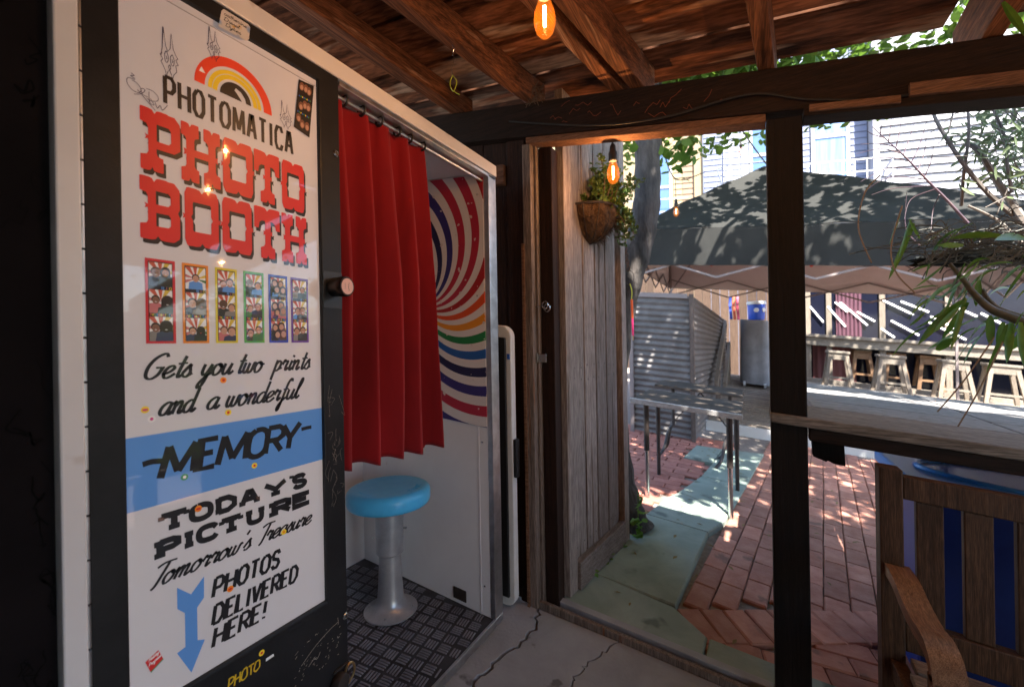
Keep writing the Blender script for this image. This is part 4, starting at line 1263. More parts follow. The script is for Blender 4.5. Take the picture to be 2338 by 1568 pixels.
# ---- stool
so = W(1.398, 1.416, .031)
stool = thing('booth_stool', so, 'round blue topped stool on grey metal pedestal inside the booth', 'stool')
m_ped = M('grey_enamel', (.34, .345, .37), (.46, .465, .49), rough=.36, metal=.5, scale=12, rvar=.1, bump=.0006)
mb = MB(); mb.lathe([(.0, 0), (.110, 0), (.115, .004), (.115, .010), (.104, .015), (.075, .026), (.062, .042), (.056, .07), (.0515, .13), (.047, .25), (.0465, .29), (.0, .29)], so, n=40, caps=False)
mb.build('pedestal', m_ped, parent=stool, smooth=True)
mb = MB(); mb.lathe([(.0, .255), (.054, .255), (.060, .262), (.0605, .48), (.0, .48)], so, n=36, caps=False)
slv = mb.build('sleeve', m_ped, parent=stool, smooth=True)
MB().tube([so + Vector((.034, -.048, .36)), so + Vector((.040, -.062, .36))], .005, 8).build('set_screw', m_steel, parent=slv, smooth=True)
for k in range(4):
    t = R(30 + 90 * k)
    mb = MB(); mb.lathe([(.0, .009), (.009, .009), (.009, .017), (.006, .020), (.0, .020)], so + Vector((.092 * math.cos(t), .092 * math.sin(t), 0)), n=6, caps=False)
    mb.build('bolt', m_steel, parent=stool)
m_seat = M('blue_paint', (.07, .46, .84), (.09, .52, .88), rough=.30, scale=14, bump=.0018, bscale=38, spec=.5, coat=.2, spots=(30, .76, (.35, .42, .5)))
mb = MB()
prof = [(.0, .474), (.160, .474), (.172, .477), (.177, .483), (.180, .495), (.180, .520), (.178, .532), (.171, .541), (.160, .5465), (.148, .548)]
pr2 = [(.130, .5465), (.08, .5445), (.04, .5442), (.0, .5442)]
mb.lathe(prof + pr2, so, n=64, caps=False)
st = mb.build('seat', m_seat, parent=stool, smooth=True)
mb = MB()
def onseat(r, t, h=.517):
    return so + Vector((r * math.cos(t), r * math.sin(t), h))
def arc_word(txt, t0, r0, hgt, step):
    t = t0
    for ch in txt:
        wd, stx = CAPS[ch]
        for s_ in stx:
            pts = [onseat(r0 + p[1] * hgt, t + p[0] * step * .7) for p in s_]
            for i in range(len(pts) - 1):
                mb.tube([pts[i], pts[i + 1]], .0016, 5)
        t += step
for txt, t0 in (('SMART', R(-50)),):
    t = t0
    for ch in txt:
        for s_ in CAPS[ch][1]:
            pts = [onseat(.142 - (1 - p[1]) * -.0 - (p[1]) * -.0 - .024 * (1 - p[1]) * 0 - .024 * p[1], t - p[0] * R(6.5), .5465) for p in s_]
            for i in range(len(pts) - 1):
                mb.tube([pts[i], pts[i + 1]], .0017, 5)
        t -= R(9.5)
for t0 in (R(70), R(190)):          # two worn, unreadable groups
    for k in range(7):
        mb.tube([onseat(.120, t0 - k * R(6), .5462), onseat(.139, t0 - k * R(6) - R(2), .5462)], .0014, 5)
mb.build('raised_lettering', m_seat, parent=st, smooth=True)

# ---- folding table leaning beside the booth
ft = thing('folding_table', W(1.74, 1.3, 0), 'white plastic folding table stored upright between booth and plank wall', 'folding table')
def rrect(y0, y1, z0, z1, r, n=6):
    P = []
    for cx, cz, t0 in ((y1 - r, z1 - r, 0), (y0 + r, z1 - r, 90), (y0 + r, z0 + r, 180), (y1 - r, z0 + r, 270)):
        P += [(cx + r * math.cos(R(t0 + 90 * i / n)), cz + r * math.sin(R(t0 + 90 * i / n))) for i in range(n + 1)]
    return P
P = rrect(.985, 1.72, .01, 1.325, .05)
mb = MB(); nn = len(P)
mb.add([W(1.752, y, z) for y, z in P] + [W(1.795, y, z) for y, z in P], [(i, (i + 1) % nn, nn + (i + 1) % nn, nn + i) for i in range(nn)] + [tuple(range(nn)), tuple(range(nn, 2 * nn))])
tt = mb.build('table_top', M('white_plastic', (.66, .65, .64), (.72, .71, .70), rough=.4, scale=20), parent=ft, bevel=.006)
MB().box(1.735, 1.751, 1.008, 1.085, .06, 1.27).build('folded_leg', m_blackm, parent=ft, bevel=.004)
MB().box(1.735, 1.751, 1.5, 1.53, .08, 1.26).build('folded_leg', m_blackm, parent=ft, bevel=.004)
MB().box(1.737, 1.751, 1.03, 1.5, 1.20, 1.225).build('brace', m_blackm, parent=ft, bevel=.003)
MB().box(1.755, 1.79, .966, .984, .62, .80).build('handle', m_blackm, parent=ft, bevel=.006)
MB().box(1.7475, 1.7505, .990, 1.004, 1.17, 1.195).build('blue_tape', M('blue_tape', (.02, .12, .5), rough=.5), parent=tt)
# ================================================================ inside: bulbs, tie, bench
m_glass = M('bulb_glass', (.015, .003, .0), rough=.03, spec=.6, emit=(1, .26, .02), estr=.12, alpha=.36)
m_fil = M('filament', (1, .6, .2), emit=(1, .60, .20), estr=7)
def bulb(p, label, size=1.0, cord=.10, lamp=2.9):
    p = Vector(p)
    t = thing('string_bulb', p + Vector((0, 0, -.055 * size)), label, 'light bulb', 'string light bulbs')
    s = size
    mb = MB(); mb.lathe([(.0, -.052 * s), (.012 * s, -.050 * s), (.021 * s, -.040 * s), (.0265 * s, -.022 * s), (.0275 * s, -.008 * s), (.025 * s, .010 * s), (.019 * s, .028 * s), (.0145 * s, .042 * s), (.013 * s, .052 * s)], p, n=28, caps=False)
    mb.build('glass', m_glass, parent=t, smooth=True)
    mb = MB()
    for k in range(4):
        th = R(45 + 90 * k)
        mb.tube([p + Vector((.003 * math.cos(th), .003 * math.sin(th), -.026)) * s, p + Vector((.0035 * math.cos(th), .0035 * math.sin(th), .026)) * s], .0011 * s, 6)
    mb.build('filament', m_fil, parent=t)
    if lamp:
        ld = bpy.data.lights.new('bulb_light', 'POINT'); ld.energy = lamp; ld.color = (1, .46, .16); ld.shadow_soft_size = .004
        lo_ = bpy.data.objects.new('bulb_light', ld); COL.objects.link(lo_); lo_.parent = t; lo_.location = p - ORG[t]
    mb = MB(); mb.lathe([(.0, .047 * s), (.0145 * s, .047 * s), (.0185 * s, .052 * s), (.0185 * s, .085 * s), (.015 * s, .092 * s), (.012 * s, .115 * s), (.007 * s, .125 * s), (.0, .125 * s)], p, n=20, caps=False)
    mb.build('socket', M('socket_rubber', (.012, .012, .012), rough=.6), parent=t, smooth=True)
    mb = MB(); mb.tube([p + Vector((0, 0, .12 * s)), p + Vector((.002, .003, .12 * s + cord * .5)), p + Vector((0, 0, .12 * s + cord))], .0035, 7)
    mb.build('cord', M('socket_rubber', (.012, .012, .012)), parent=t)
bulb(W(.855, .383, 2.013), 'glowing amber bulb hanging largest and nearest under the rafters', .86, .26)
bulb(W(1.90, .532, 2.045), 'glowing amber bulb hanging from the beam in front of the wall planter', 1.0, .06)
bulb(W(1.08, -.20, 2.115), 'amber bulb overhead, seen only mirrored in the booth sign', .95, .20)
bulb(W(1.62, -1.15, 2.06), 'amber bulb far right under the roof, seen mirrored in the booth sign', .95, .25)
bulb(W(5.2, .742, 2.735), 'small amber bulb beside the tree trunk above the canopy edge', 1.1, .25, 0)
bulb(W(7.0, .115, 4.02), 'small pale bulb hanging from wire in front of the grey-blue house', 1.1, .22, 0)
def cable(pts, label, r=.004, mat=None):
    o = MB().tube(catmull(pts, 8), r, 6).build('light_cable', mat or M('socket_rubber', (.012, .012, .012)), smooth=True)
    tag(o, label, 'cable', 'string light cables')
cable([W(1.80, 1.0, 2.30), W(1.80, .6, 2.22), W(1.80, .3, 2.205), W(1.80, .0, 2.24), W(1.81, -.2, 2.19), W(1.81, -.5, 2.16), W(1.80, -1.4, 2.2)], 'thin dark cable drooping along the inner face of the header beam')
cable([W(1.90, .60, 2.26), W(1.90, .532, 2.235), W(1.9, .3, 2.205), W(1.9, 0, 2.20)], 'short black cable carrying the gate bulb', .005)
cable([W(6.5, .55, 5.1), W(7.0, .115, 4.36), W(7.4, -.3, 3.8), W(8, -.9, 3.2)], 'thin black wire slanting down in front of the grey-blue house', .010)
cable([W(3.3, .60, 2.9), W(5.2, .742, 3.10), W(6.5, .55, 3.6)], 'black cable strung from the tree trunk out over the yard', .006)
# clear junction of wires at the beam corner
nest = MB()
rg = random.Random(8)
for k in range(16):
    c = W(1.80, .86, 2.40)
    nest.tube([c + Vector((rg.uniform(-.02, .02), rg.uniform(-.05, .05), rg.uniform(-.05, .05))) for i in range(3)], .0016, 5)
tag(nest.build('wire_tangle', M('dull_wire', (.12, .08, .05), rough=.6)), 'small tangle of old wire where rafter meets the beam', 'wire')

tie = thing('hanging_tie', W(1.36, 1.0, 2.16), 'yellow-green cable tie loop hanging from a wire below the rafter', 'cable tie')
tp = W(1.337, .985, 2.375)
MB().tube([tp + Vector((0, 0, .01)), tp + Vector((.004, -.006, -.005)), tp + Vector((.003, .003, -.018)), tp + Vector((0, 0, -.03))], .0022, 6).build('screw_hook', m_steel, parent=tie)
MB().tube(catmull([tp + Vector((0, 0, -.012)), tp + Vector((.003, -.005, -.045)), tp + Vector((0, .004, -.08)), tp + Vector((0, 0, -.108))], 5), .0012, 5).build('wire', M('dull_wire', (.12, .08, .05)), parent=tie)
MB().tube(catmull([tp + Vector((-.004, .001, -.106)), tp + Vector((.006, -.012, -.125)), tp + Vector((.003, -.013, -.145)), tp + Vector((0, -.002, -.168)), tp + Vector((-.003, .010, -.145)), tp + Vector((0, .011, -.122)), tp + Vector((.0, .0, -.107))], 6), .0016, 6).build('loop', M('lime_plastic', (.55, .60, .02), rough=.4), parent=tie)
MB().tube([tp + Vector((0, -.002, -.166)), tp + Vector((.004, -.016, -.178)), tp + Vector((.006, -.026, -.184))], .0016, 6).build('tail', M('lime_plastic', (.55, .60, .02)), parent=tie)

# ---- garden bench with curved arm, back against the counter
wb = wood('bench_wood', (.035, .016, .008), (.115, .058, .03), 2, rand=.1, rough=.55)
wb2 = wood('bench_arm_wood', (.18, .09, .045), (.32, .18, .10), 0, rand=.05, rough=.38)
wbs = wood('bench_seat_wood', (.20, .15, .11), (.34, .27, .21), 1, rand=.1, rough=.6)
bench = thing('garden_bench', W(1.5, -.9, 0), 'dark slatted garden bench with a curved golden-brown arm', 'bench')
BX = 1.755
MB().box(BX - .03, BX + .03, -.392, -.335, 0, .985).build('leg', wb, parent=bench, bevel=.004)
MB().box(BX - .03, BX + .03, -1.70, -1.643, 0, .985).build('leg', wb, parent=bench, bevel=.004)
MB().box(BX - .02, BX + .02, -1.642, -.393, .895, .965).build('top_rail', wb, parent=bench, bevel=.004)
MB().box(BX - .02, BX + .02, -1.642, -.393, .43, .52).build('lower_rail', wb, parent=bench, bevel=.004)
y = -.425
k = 0
while y > -1.60:
    MB().box(BX - .012, BX + .012, y - .062, y, .521, .894).build('back_slat', wb, parent=bench, bevel=.003)
    y -= .108 if k else .105
    k += 1
def armrest(yc, w_=.062):
    mb = MB()
    pr = [(1.74, .690), (1.64, .690), (1.56, .672), (1.47, .662), (1.40, .668), (1.345, .650), (1.315, .60), (1.305, .54), (1.30, .47)]
    pr = [(p.x, p.y) for p in catmull([(a, b, 0) for a, b in pr], 5)]
    top = [(p[0], p[1]) for p in pr]
    bot = []
    for i in range(len(pr)):
        d = Vector(pr[min(i + 1, len(pr) - 1)]) - Vector(pr[max(i - 1, 0)])
        d.normalize(); nrm = Vector((d.y, -d.x)) * (1 if True else -1)
        if nrm.y > 0 and i < 3: nrm = -nrm
        bot.append((pr[i][0] - d.y * -.030 if False else pr[i][0] + (-d.y) * -.0 + (.032 if i > 28 else .0), pr[i][1] - (.034 if i <= 28 else .01)))
    n_ = len(top)
    vs = []
    for y_ in (yc - w_ / 2, yc + w_ / 2):
        vs += [W(a, y_, c) for a, c in top] + [W(a, y_, c) for a, c in bot]
    fs = []
    for i in range(n_ - 1):
        fs += [(i, i + 1, 2 * n_ + i + 1, 2 * n_ + i), (n_ + i, 3 * n_ + i, 3 * n_ + i + 1, n_ + i + 1), (i, n_ + i, n_ + i + 1, i + 1), (2 * n_ + i, 2 * n_ + i + 1, 3 * n_ + i + 1, 3 * n_ + i)]
    fs += [(0, 2 * n_, 3 * n_, n_), (n_ - 1, 2 * n_ - 1, 4 * n_ - 1, 3 * n_ - 1)]
    mb.add(vs, fs)
    return mb
armrest(-.375).build('armrest', wb2, parent=bench, smooth=True)
armrest(-1.66).build('armrest', wb2, parent=bench, smooth=True)
for yc in (-.375, -1.66):
    MB().box(1.312, 1.368, yc - .028, yc + .028, 0, .60).build('leg', wb, parent=bench, bevel=.004)
    MB().box(1.37, 1.724, yc - .02, yc + .02, .345, .40).build('side_rail', wb, parent=bench, bevel=.003)
for k in range(5):
    MB().box(1.33 + k * .082, 1.395 + k * .082, -1.635, -.40 + (.02 if k < 4 else 0), .402, .424).build('seat_slat', wbs, parent=bench, bevel=.003)
# ---- blue plastic tub table behind the bench
m_bl = M('blue_plastic', (.003, .022, .18), (.005, .035, .23), rough=.4, scale=4)
m_bl2 = M('light_blue_plastic', (.05, .27, .70), rough=.3)
tub = thing('blue_cooler', W(2.5, -.85, 0), 'blue plastic cooler with pale blue oval lid behind the bench', 'cooler')
MB().box(2.25, 2.75, -1.6, -.55, 0.03, .79).build('body', m_bl, parent=tub, bevel=.02)
MB().box(2.22, 2.78, -1.64, -.52, .791, .85).build('lid', m_bl2, parent=tub, bevel=.015)
mb = MB()
mb.tube([W(2.52 + .20 * math.cos(t), -.98 + .36 * math.sin(t), .852) for t in [2 * math.pi * i / 40 for i in range(41)]], .012, 8, caps=False)
mb.build('lid_ring', m_bl2, parent=tub, smooth=True)
mb = MB(); mb.add([W(2.52 + .195 * math.cos(t), -.98 + .355 * math.sin(t), .8525) for t in [2 * math.pi * i / 40 for i in range(40)]], [tuple(range(40))])
mb.build('lid_recess', M('mid_blue_plastic', (.02, .13, .45), rough=.3), parent=tub)

# ---- high table outside the counter
ht = thing('high_table', W(2.9, -1.2, 0), 'tall pale plank table standing in sun beyond the counter', 'table')
k = 0
for a0, a1 in ((2.22, 2.50), (2.51, 2.80), (2.81, 3.12), (3.13, 3.50)):
    MB().box(a0, a1, -.835, -.22, 1.055, 1.085).build('plank', wood('table_plank', (.20, .19, .185), (.33, .315, .305), 1, rand=.08, scale=3), parent=ht, bevel=.004)
    MB().box(a0, a1, -2.6, -.845, 1.055, 1.085).build('plank', wood('table_plank', (.20, .19, .185), (.33, .315, .305), 1, rand=.08), parent=ht, bevel=.004)
for a, b in ((3.3, -.245), (2.95, -.84), (3.3, -2.4), (2.4, -2.4)):
    MB().box(a - .02, a + .02, b - .02, b + .02, 0, 1.054).build('leg', M('white_metal', (.6, .6, .6), rough=.5), parent=ht)

# ================================================================ yard
# ---- wall basket with succulent
bc = G0 + gu * .32 + gn * .03 + up * 1.955
bk_ = thing('wall_planter', bc + Vector((0, 0, -.16)), 'half-round coir basket with trailing succulent hung on the open gate', 'planter')
m_coir = M('coir', (.035, .018, .009), (.13, .075, .04), rough=1.0, scale=30, stretch=(3, 3, 1), bump=.01, bscale=80, fac=(.3, .7))
mb = MB()
RB = .155
def cup(u, v):
    t = math.pi * u; f = v
    r = RB * (math.cos(f * math.pi / 2) ** .55) * (1 + .05 * math.sin(t * 9 + f * 5)) if f < 1 else 0
    return bc + gu * (r * math.cos(t)) + gn * (r * math.sin(t) * .95) + up * (-.175 * f)
mb.grid(cup, 36, 14)
cup_o = mb.build('coir_liner', m_coir, parent=bk_, smooth=True, fix=False)
rg = random.Random(5)
mb = MB()
for k in range(420):          # loose fibres
    u, v = rg.random(), rg.random() ** 1.2 * .95
    p = cup(u, v)
    d = Vector((rg.uniform(-1, 1), rg.uniform(-1, .2), rg.uniform(-1.3, .3))).normalized() * rg.uniform(.02, .055)
    mb.tube([p, p + d * .5 + gn * .006, p + d + gn * rg.uniform(.0, .014)], [.0012, .0009, .0003], 3, caps=False)
o = mb.build('coir_fibre', m_coir, parent=cup_o); o['kind'] = 'stuff'
mb = MB()
mb.tube([bc + gu * (RB * 1.03 * math.cos(t)) + gn * (RB * 1.0 * math.sin(t)) + up * .004 for t in [math.pi * i / 20 for i in range(21)]], .007, 6)
for k in range(6):
    t = math.pi * (k + .5) / 6
    mb.tube([cup((k + .5) / 6, v) + (gu * math.cos(t) + gn * math.sin(t)) * .004 for v in [i / 8 for i in range(9)]], .003, 5)
mb.build('wire_frame', m_iron, parent=bk_, smooth=True)
m_suc = M('succulent_leaf', (.055, .11, .02), (.14, .20, .045), rough=.4, scale=40, spec=.5, transl=.15)
mb = MB(); ms = MB()
def leaf(mb, p, d, n_, L, w_):
    d = d.normalized(); x = d.cross(n_).normalized()
    m_ = p + d * L * .55
    mb.add([p, m_ + x * w_ - n_ * w_ * .15, p + d * L, m_ - x * w_ - n_ * w_ * .15, m_ + n_ * w_ * .25], [(0, 1, 4), (1, 2, 4), (2, 3, 4), (3, 0, 4)])
for k in range(84):
    base = bc + gu * rg.uniform(-.05, .15) + gn * rg.uniform(.01, .12)
    tip = base + gu * rg.uniform(-.10, .17) + gn * rg.uniform(-.03, .07) + up * rg.uniform(-.02, .25)
    if k % 4 == 0: tip = base + gu * rg.uniform(.08, .18) + gn * rg.uniform(.02, .08) + up * rg.uniform(-.16, .02)
    pts = catmull([base, base * .5 + tip * .5 + gn * .02 + up * .02, tip], 4)
    ms.tube(pts, [.004 - .0025 * i / (len(pts) - 1) for i in range(len(pts))], 5)
    for q in pts[3:]:
        for j in range(7):
            d = Vector((rg.gauss(0, 1), rg.gauss(0, 1), rg.gauss(.4, .8)))
            leaf(mb, q + Vector((rg.gauss(0, .008), rg.gauss(0, .008), rg.gauss(0, .008))), d, Vector((rg.gauss(0, .5), rg.gauss(0, .5), 1)).normalized(), rg.uniform(.020, .036), rg.uniform(.007, .0115))
pl_ = mb.build('foliage', m_suc, parent=bk_, fix=False)
ms.build('stem', M('plant_stem', (.10, .06, .035), rough=.8), parent=bk_)

# ---- chain with neon toy
ch = thing('hanging_chain', W(2.78, .70, 1.6), 'rusty chain hanging beside the open end of the gate', 'chain')
c0 = W(2.77, .715, 1.95)
for k in range(11):
    p = c0 + Vector((0, -.0025 * k, -.021 * k))
    e = Vector((1, 0, 0)) if k % 2 else Vector((0, 1, 0))
    MB().tube([p + e * (.010 * math.cos(t)) + Vector((0, 0, .016 * math.sin(t))) for t in [2 * math.pi * i / 12 for i in range(13)]], .0034, 6, caps=False).build('link', M('rust', (.06, .03, .02), (.14, .07, .04), rough=.8, scale=40), parent=ch, smooth=True)
p = c0 + Vector((0, -.03, -.27))
MB().tube([p + Vector((0, .032 * math.cos(t), .045 * math.sin(t))) for t in [2 * math.pi * i / 20 for i in range(21)]], .0022, 6, caps=False).build('ring', m_iron, parent=ch, smooth=True)
toy = thing('neon_streamer', W(2.77, .685, 1.28), 'neon orange and pink streamer hanging under the chain', 'streamer')
p = c0 + Vector((0, -.035, -.31))
MB().tube(catmull([p, p + Vector((0, -.012, -.05)), p + Vector((0, -.008, -.11)), p + Vector((0, -.014, -.15))], 5), .003, 6).build('cord', M('neon_yellow', (.55, .65, .05), rough=.5), parent=toy)
MB().tube([p + Vector((0, -.010, -.10)), p + Vector((0, -.012, -.22))], .0075, 8).build('stick', M('neon_orange', (.85, .12, .01), rough=.5), parent=toy)
MB().tube([p + Vector((0, -.012, -.22)), p + Vector((0, -.014, -.33))], .0065, 8).build('stick', M('neon_pink', (.80, .04, .22), rough=.5), parent=toy)
MB().tube([p + Vector((0, -.014, -.33)), p + Vector((0, -.014, -.36))], .003, 6).build('tip', M('tip_tan', (.5, .35, .15), rough=.5), parent=toy)

# ---- tree
m_bark = M('bark', (.022, .019, .017), (.085, .072, .065), rough=.9, scale=9, stretch=(1.6, 1.6, .5), bump=.03, bscale=16, detail=9)
tree = thing('yard_tree', W(2.97, .76, 0), 'leaning grey-barked tree behind the gate with sunlit leaves above the shelter', 'tree')
tpts = [(2.97, .76, -.02), (2.98, .80, .12), (3.02, .86, .35), (3.05, .90, .8), (3.08, .86, 1.3), (3.10, .79, 1.65), (3.12, .70, 1.95), (3.14, .645, 2.25), (3.15, .635, 2.6), (3.12, .60, 3.1), (3.0, .45, 3.8), (2.8, .2, 4.5)]
pts = catmull([W(*q) for q in tpts], 6)
nn = len(pts)
rad_ = lambda i: .125 * (1 - .42 * i / nn) * (1 + .35 * math.exp(-i / 3.0)) * (1 + .05 * math.sin(i * 1.7))
mb = MB(); mb.tube(pts, [rad_(i) for i in range(nn)], 20)
mb.build('trunk', m_bark, parent=tree, smooth=True)
mb = MB()
rg = random.Random(17)
limbs = []
top = W(2.95, .4, 4.0)
for k in range(9):
    e = W(rg.uniform(.9, 6.8), rg.uniform(-3.4, 1.4), rg.uniform(4.8, 6.2))
    mid = top * .5 + e * .5 + Vector((0, 0, rg.uniform(.1, .6)))
    pp = catmull([top + Vector((0, 0, rg.uniform(-.6, .3))), mid, e], 6)
    limbs.append(pp)
    mb.tube(pp, [.06 - .05 * i / (len(pp) - 1) for i in range(len(pp))], 7)
mb.build('branch', m_bark, parent=tree, smooth=True)
m_leaf = M('tree_leaf', (.045, .10, .012), (.13, .22, .03), rough=.45, scale=3, spec=.4, transl=.45)
mb = MB()
def sheet(p, d, n_, L, w_, mb=mb):
    d = d.normalized(); x = d.cross(n_)
    if x.length < 1e-3: x = Vector((1, 0, 0))
    x.normalize()
    a_, b_ = p + d * L * .35, p + d * L * .7
    mb.add([p, a_ + x * w_, b_ + x * w_ * .8, p + d * L, b_ - x * w_ * .8, a_ - x * w_], [(0, 1, 2, 3), (0, 3, 4, 5)])
hs = Vector((sdir.x, sdir.y, 0)) / -sdir.z
def shadow_spot(p, zg):
    return p + hs * (p.z - zg)
from mathutils import noise as mnoise
def crown_leaf(c, L, w_):
    sheet(c, Vector((rg.gauss(0, 1), rg.gauss(0, 1), rg.gauss(-.35, .4))), Vector((rg.gauss(0, .35), rg.gauss(0, .35), 1)).normalized(), L, w_)
# Sun rays are parallel, so one pattern of holes, fixed on the rays, gives clean sun spots below.
hg_ = random.Random(404)
discs = []
for k in range(24):
    cx, cy = hg_.uniform(7.2, 11.6), hg_.uniform(-2.0, 4.0)
    for j in range(hg_.randint(3, 12)):
        discs.append((cx + hg_.gauss(0, .32), cy + hg_.gauss(0, .32), hg_.uniform(.015, .075)))
cells = {}
for d_ in discs:
    for i in range(-1, 2):
        for j in range(-1, 2):
            cells.setdefault((int(d_[0] * 3) + i, int(d_[1] * 3) + j), []).append(d_)
def hole(g):
    if g.x < 3.45: return False
    if g.x < 3.80 and -1.7 < g.y < .95: return True
    if g.x < 7.15:
        return mnoise.noise(Vector((g.x * 2.6, g.y * 2.6, 3.3))) + .6 * mnoise.noise(Vector((g.x * 6.5, g.y * 6.5, 9.1))) > .66
    return any((g.x - d_[0]) ** 2 + (g.y - d_[1]) ** 2 < (d_[2] + .075) ** 2 for d_ in cells.get((int(g.x * 3), int(g.y * 3)), ()))
nl = 0
while nl < 21000:
    g = Vector((rg.uniform(1.5, 11.8), rg.uniform(-2.6, 4.2), 0))
    if g.x < 3.45 and rg.random() < .6: continue
    if hole(g): continue
    if g.x > 7.2 and g.y < -1.0 and rg.random() < .6: continue
    h_ = rg.uniform(4.8, 6.4)
    zg = SLOPE * (g.y - hs.y * h_)
    c = Vector((g.x - hs.x * h_, g.y - hs.y * h_, h_))
    crown_leaf(c, rg.uniform(.12, .17), rg.uniform(.04, .06)); nl += 1
# sprays that show below the roof edge
for (a, b, c, cnt_, sp_) in ((3.25, .52, 2.62, 26, .10), (3.5, .38, 2.75, 18, .10), (3.2, .50, 3.13, 90, .10), (3.2, .26, 3.13, 110, .10), (3.2, 0.04, 3.14, 100, .09), (3.2, -.22, 3.08, 60, .07)):
    for k in range(cnt_):
        q = W(a, b, c) + Vector((rg.gauss(0, sp_), rg.gauss(0, sp_), rg.gauss(0, sp_ * .8)))
        sheet(q, Vector((rg.gauss(0, 1), rg.gauss(0, 1), rg.gauss(-.7, .5))), Vector((rg.gauss(0, .6), rg.gauss(0, .6), 1)).normalized(), rg.uniform(.07, .12), rg.uniform(.02, .035))
crown = mb.build('crown', m_leaf, parent=tree, fix=False)
# weeds along the gate foot and trunk
m_weed = M('weed_leaf', (.09, .20, .02), (.17, .30, .04), rough=.5, scale=20, transl=.35)
for i, (a, b, nlf, hh, lab) in enumerate(((2.80, .66, 34, .30, 'leafy green weed growing at the foot of the tree'), (2.62, .735, 10, .05, 'tiny green weed at the far end of the gate foot'), (2.42, .752, 10, .05, 'tiny green weed midway along the gate foot'), (2.22, .775, 12, .05, 'small green weed under the near end of the gate'))):
    mb = MB()
    for k in range(nlf):
        q = W(a + rg.gauss(0, .03), b + rg.gauss(0, .012), .02 + rg.uniform(0, hh))
        sheet(q, Vector((rg.gauss(-.5, 1), rg.gauss(-.6, .6), rg.gauss(.3, .6))), Vector((0, rg.gauss(0, .4), 1)).normalized(), rg.uniform(.03, .055) * (1.4 if i == 0 else .8), rg.uniform(.010, .018) * (1.3 if i == 0 else .8), mb)
    mb.tube([W(a, b, .0), W(a, b, .02 + hh)], .003, 5)
    tag(mb.build('weed', m_weed, fix=False, org=W(a, b, .0)), lab, 'plant', 'weeds along the gate')
tag(MB().box(2.0, 2.95, .74, .835, -.02, .012).build('soil_strip', m_soil), 'dark strip of soil along the foot of the gate', 'soil')

# ---- gazebo canopy
m_can = M('canopy_cloth', (.020, .020, .019), (.028, .028, .0265), rough=.75, scale=3, bump=.004, bscale=5, spec=.2)
m_und = M('canopy_lining', (.54, .46, .45), (.60, .52, .51), rough=.8, scale=2, bump=.004, bscale=4)
gz = thing('pop_up_canopy', W(7.5, -.4, 0), 'large dark pop-up canopy tent shading the yard with white sun spots', 'canopy')
GX0, GX1, GY0, GY1, GE, GP = 6.0, 9.1, -2.75, 1.46, 2.72, 3.93
pk_ = (7.45, -.18)
def cloth(c0, c1, mat, name, lift=0.0):
    mb = MB()
    def f(u, v):
        x = c0[0] + (c1[0] - c0[0]) * u; y = c0[1] + (c1[1] - c0[1]) * u
        px = x + (pk_[0] - x) * v; py = y + (pk_[1] - y) * v
        z = GE + (GP - GE) * (v ** .93) - .10 * math.sin(math.pi * u) * math.sin(math.pi * v) * (1 - v * .5) + lift + .010 * math.sin(u * 37 + v * 5) * (1 - v) + .008 * math.sin(u * 13 + v * 21)
        return W(px, py, z)
    mb.grid(f, 48, 16)
    mb.build(name, mat, parent=gz, smooth=True, fix=False)
cs = [(GX0, GY1), (GX0, GY0), (GX1, GY0), (GX1, GY1)]
for i in range(4):
    cloth(cs[i], cs[(i + 1) % 4], m_can, 'roof_panel')
    cloth(cs[i], cs[(i + 1) % 4], m_und, 'lining_panel', -.02)
def valance(p, q, drop, mat, name, off_=0.0):
    mb = MB()
    d = Vector((q[0] - p[0], q[1] - p[1]))
    nrm = Vector((-d.y, d.x)).normalized() * off_
    def f(u, v):
        a, b = p[0] + d.x * u + nrm.x + .012 * math.sin(u * 40) * v * (nrm.x != 0 or 1), p[1] + d.y * u + nrm.y
        return W(a, b, GE - drop * v - .008 * math.sin(u * math.pi * 6) ** 2 * v)
    mb.grid(f, 60, 4)
    o = mb.build(name, mat, parent=gz, smooth=True, fix=False)
for i in range(4):
    valance(cs[i], cs[(i + 1) % 4], .47, m_can, 'valance')
    valance(cs[i], cs[(i + 1) % 4], .465, m_und, 'valance_lining', .014)
m_gm = M('canopy_frame_metal', (.22, .18, .17), rough=.6, metal=.2)
def W2(p): return W(*p)
for i in range(4):
    MB().box(cs[i][0] + (.03 if i < 2 else -.06), cs[i][0] + (.06 if i < 2 else -.03), cs[i][1] + (-.06 if i in (0, 3) else .03), cs[i][1] + (-.03 if i in (0, 3) else .06), .02 if i < 2 else .3, GE - .03).build('leg', m_gm, parent=gz)
for i in range(4):
    p, q = cs[i], cs[(i + 1) % 4]
    for k in range(4):
        s0, s1 = k / 4, (k + 1) / 4
        A = (p[0] + (q[0] - p[0]) * s0, p[1] + (q[1] - p[1]) * s0); B = (p[0] + (q[0] - p[0]) * s1, p[1] + (q[1] - p[1]) * s1)
        ins = .06
        A = (A[0] + (pk_[0] - A[0]) * ins / 3, A[1] + (pk_[1] - A[1]) * ins / 3); B = (B[0] + (pk_[0] - B[0]) * ins / 3, B[1] + (pk_[1] - B[1]) * ins / 3)
        MB().bar(W(*A, GE - .30), W(*B, GE - .62), .012, .025).build('truss_bar', m_gm, parent=gz)
        MB().bar(W(*A, GE - .62), W(*B, GE - .30), .012, .025).build('truss_bar', m_gm, parent=gz)
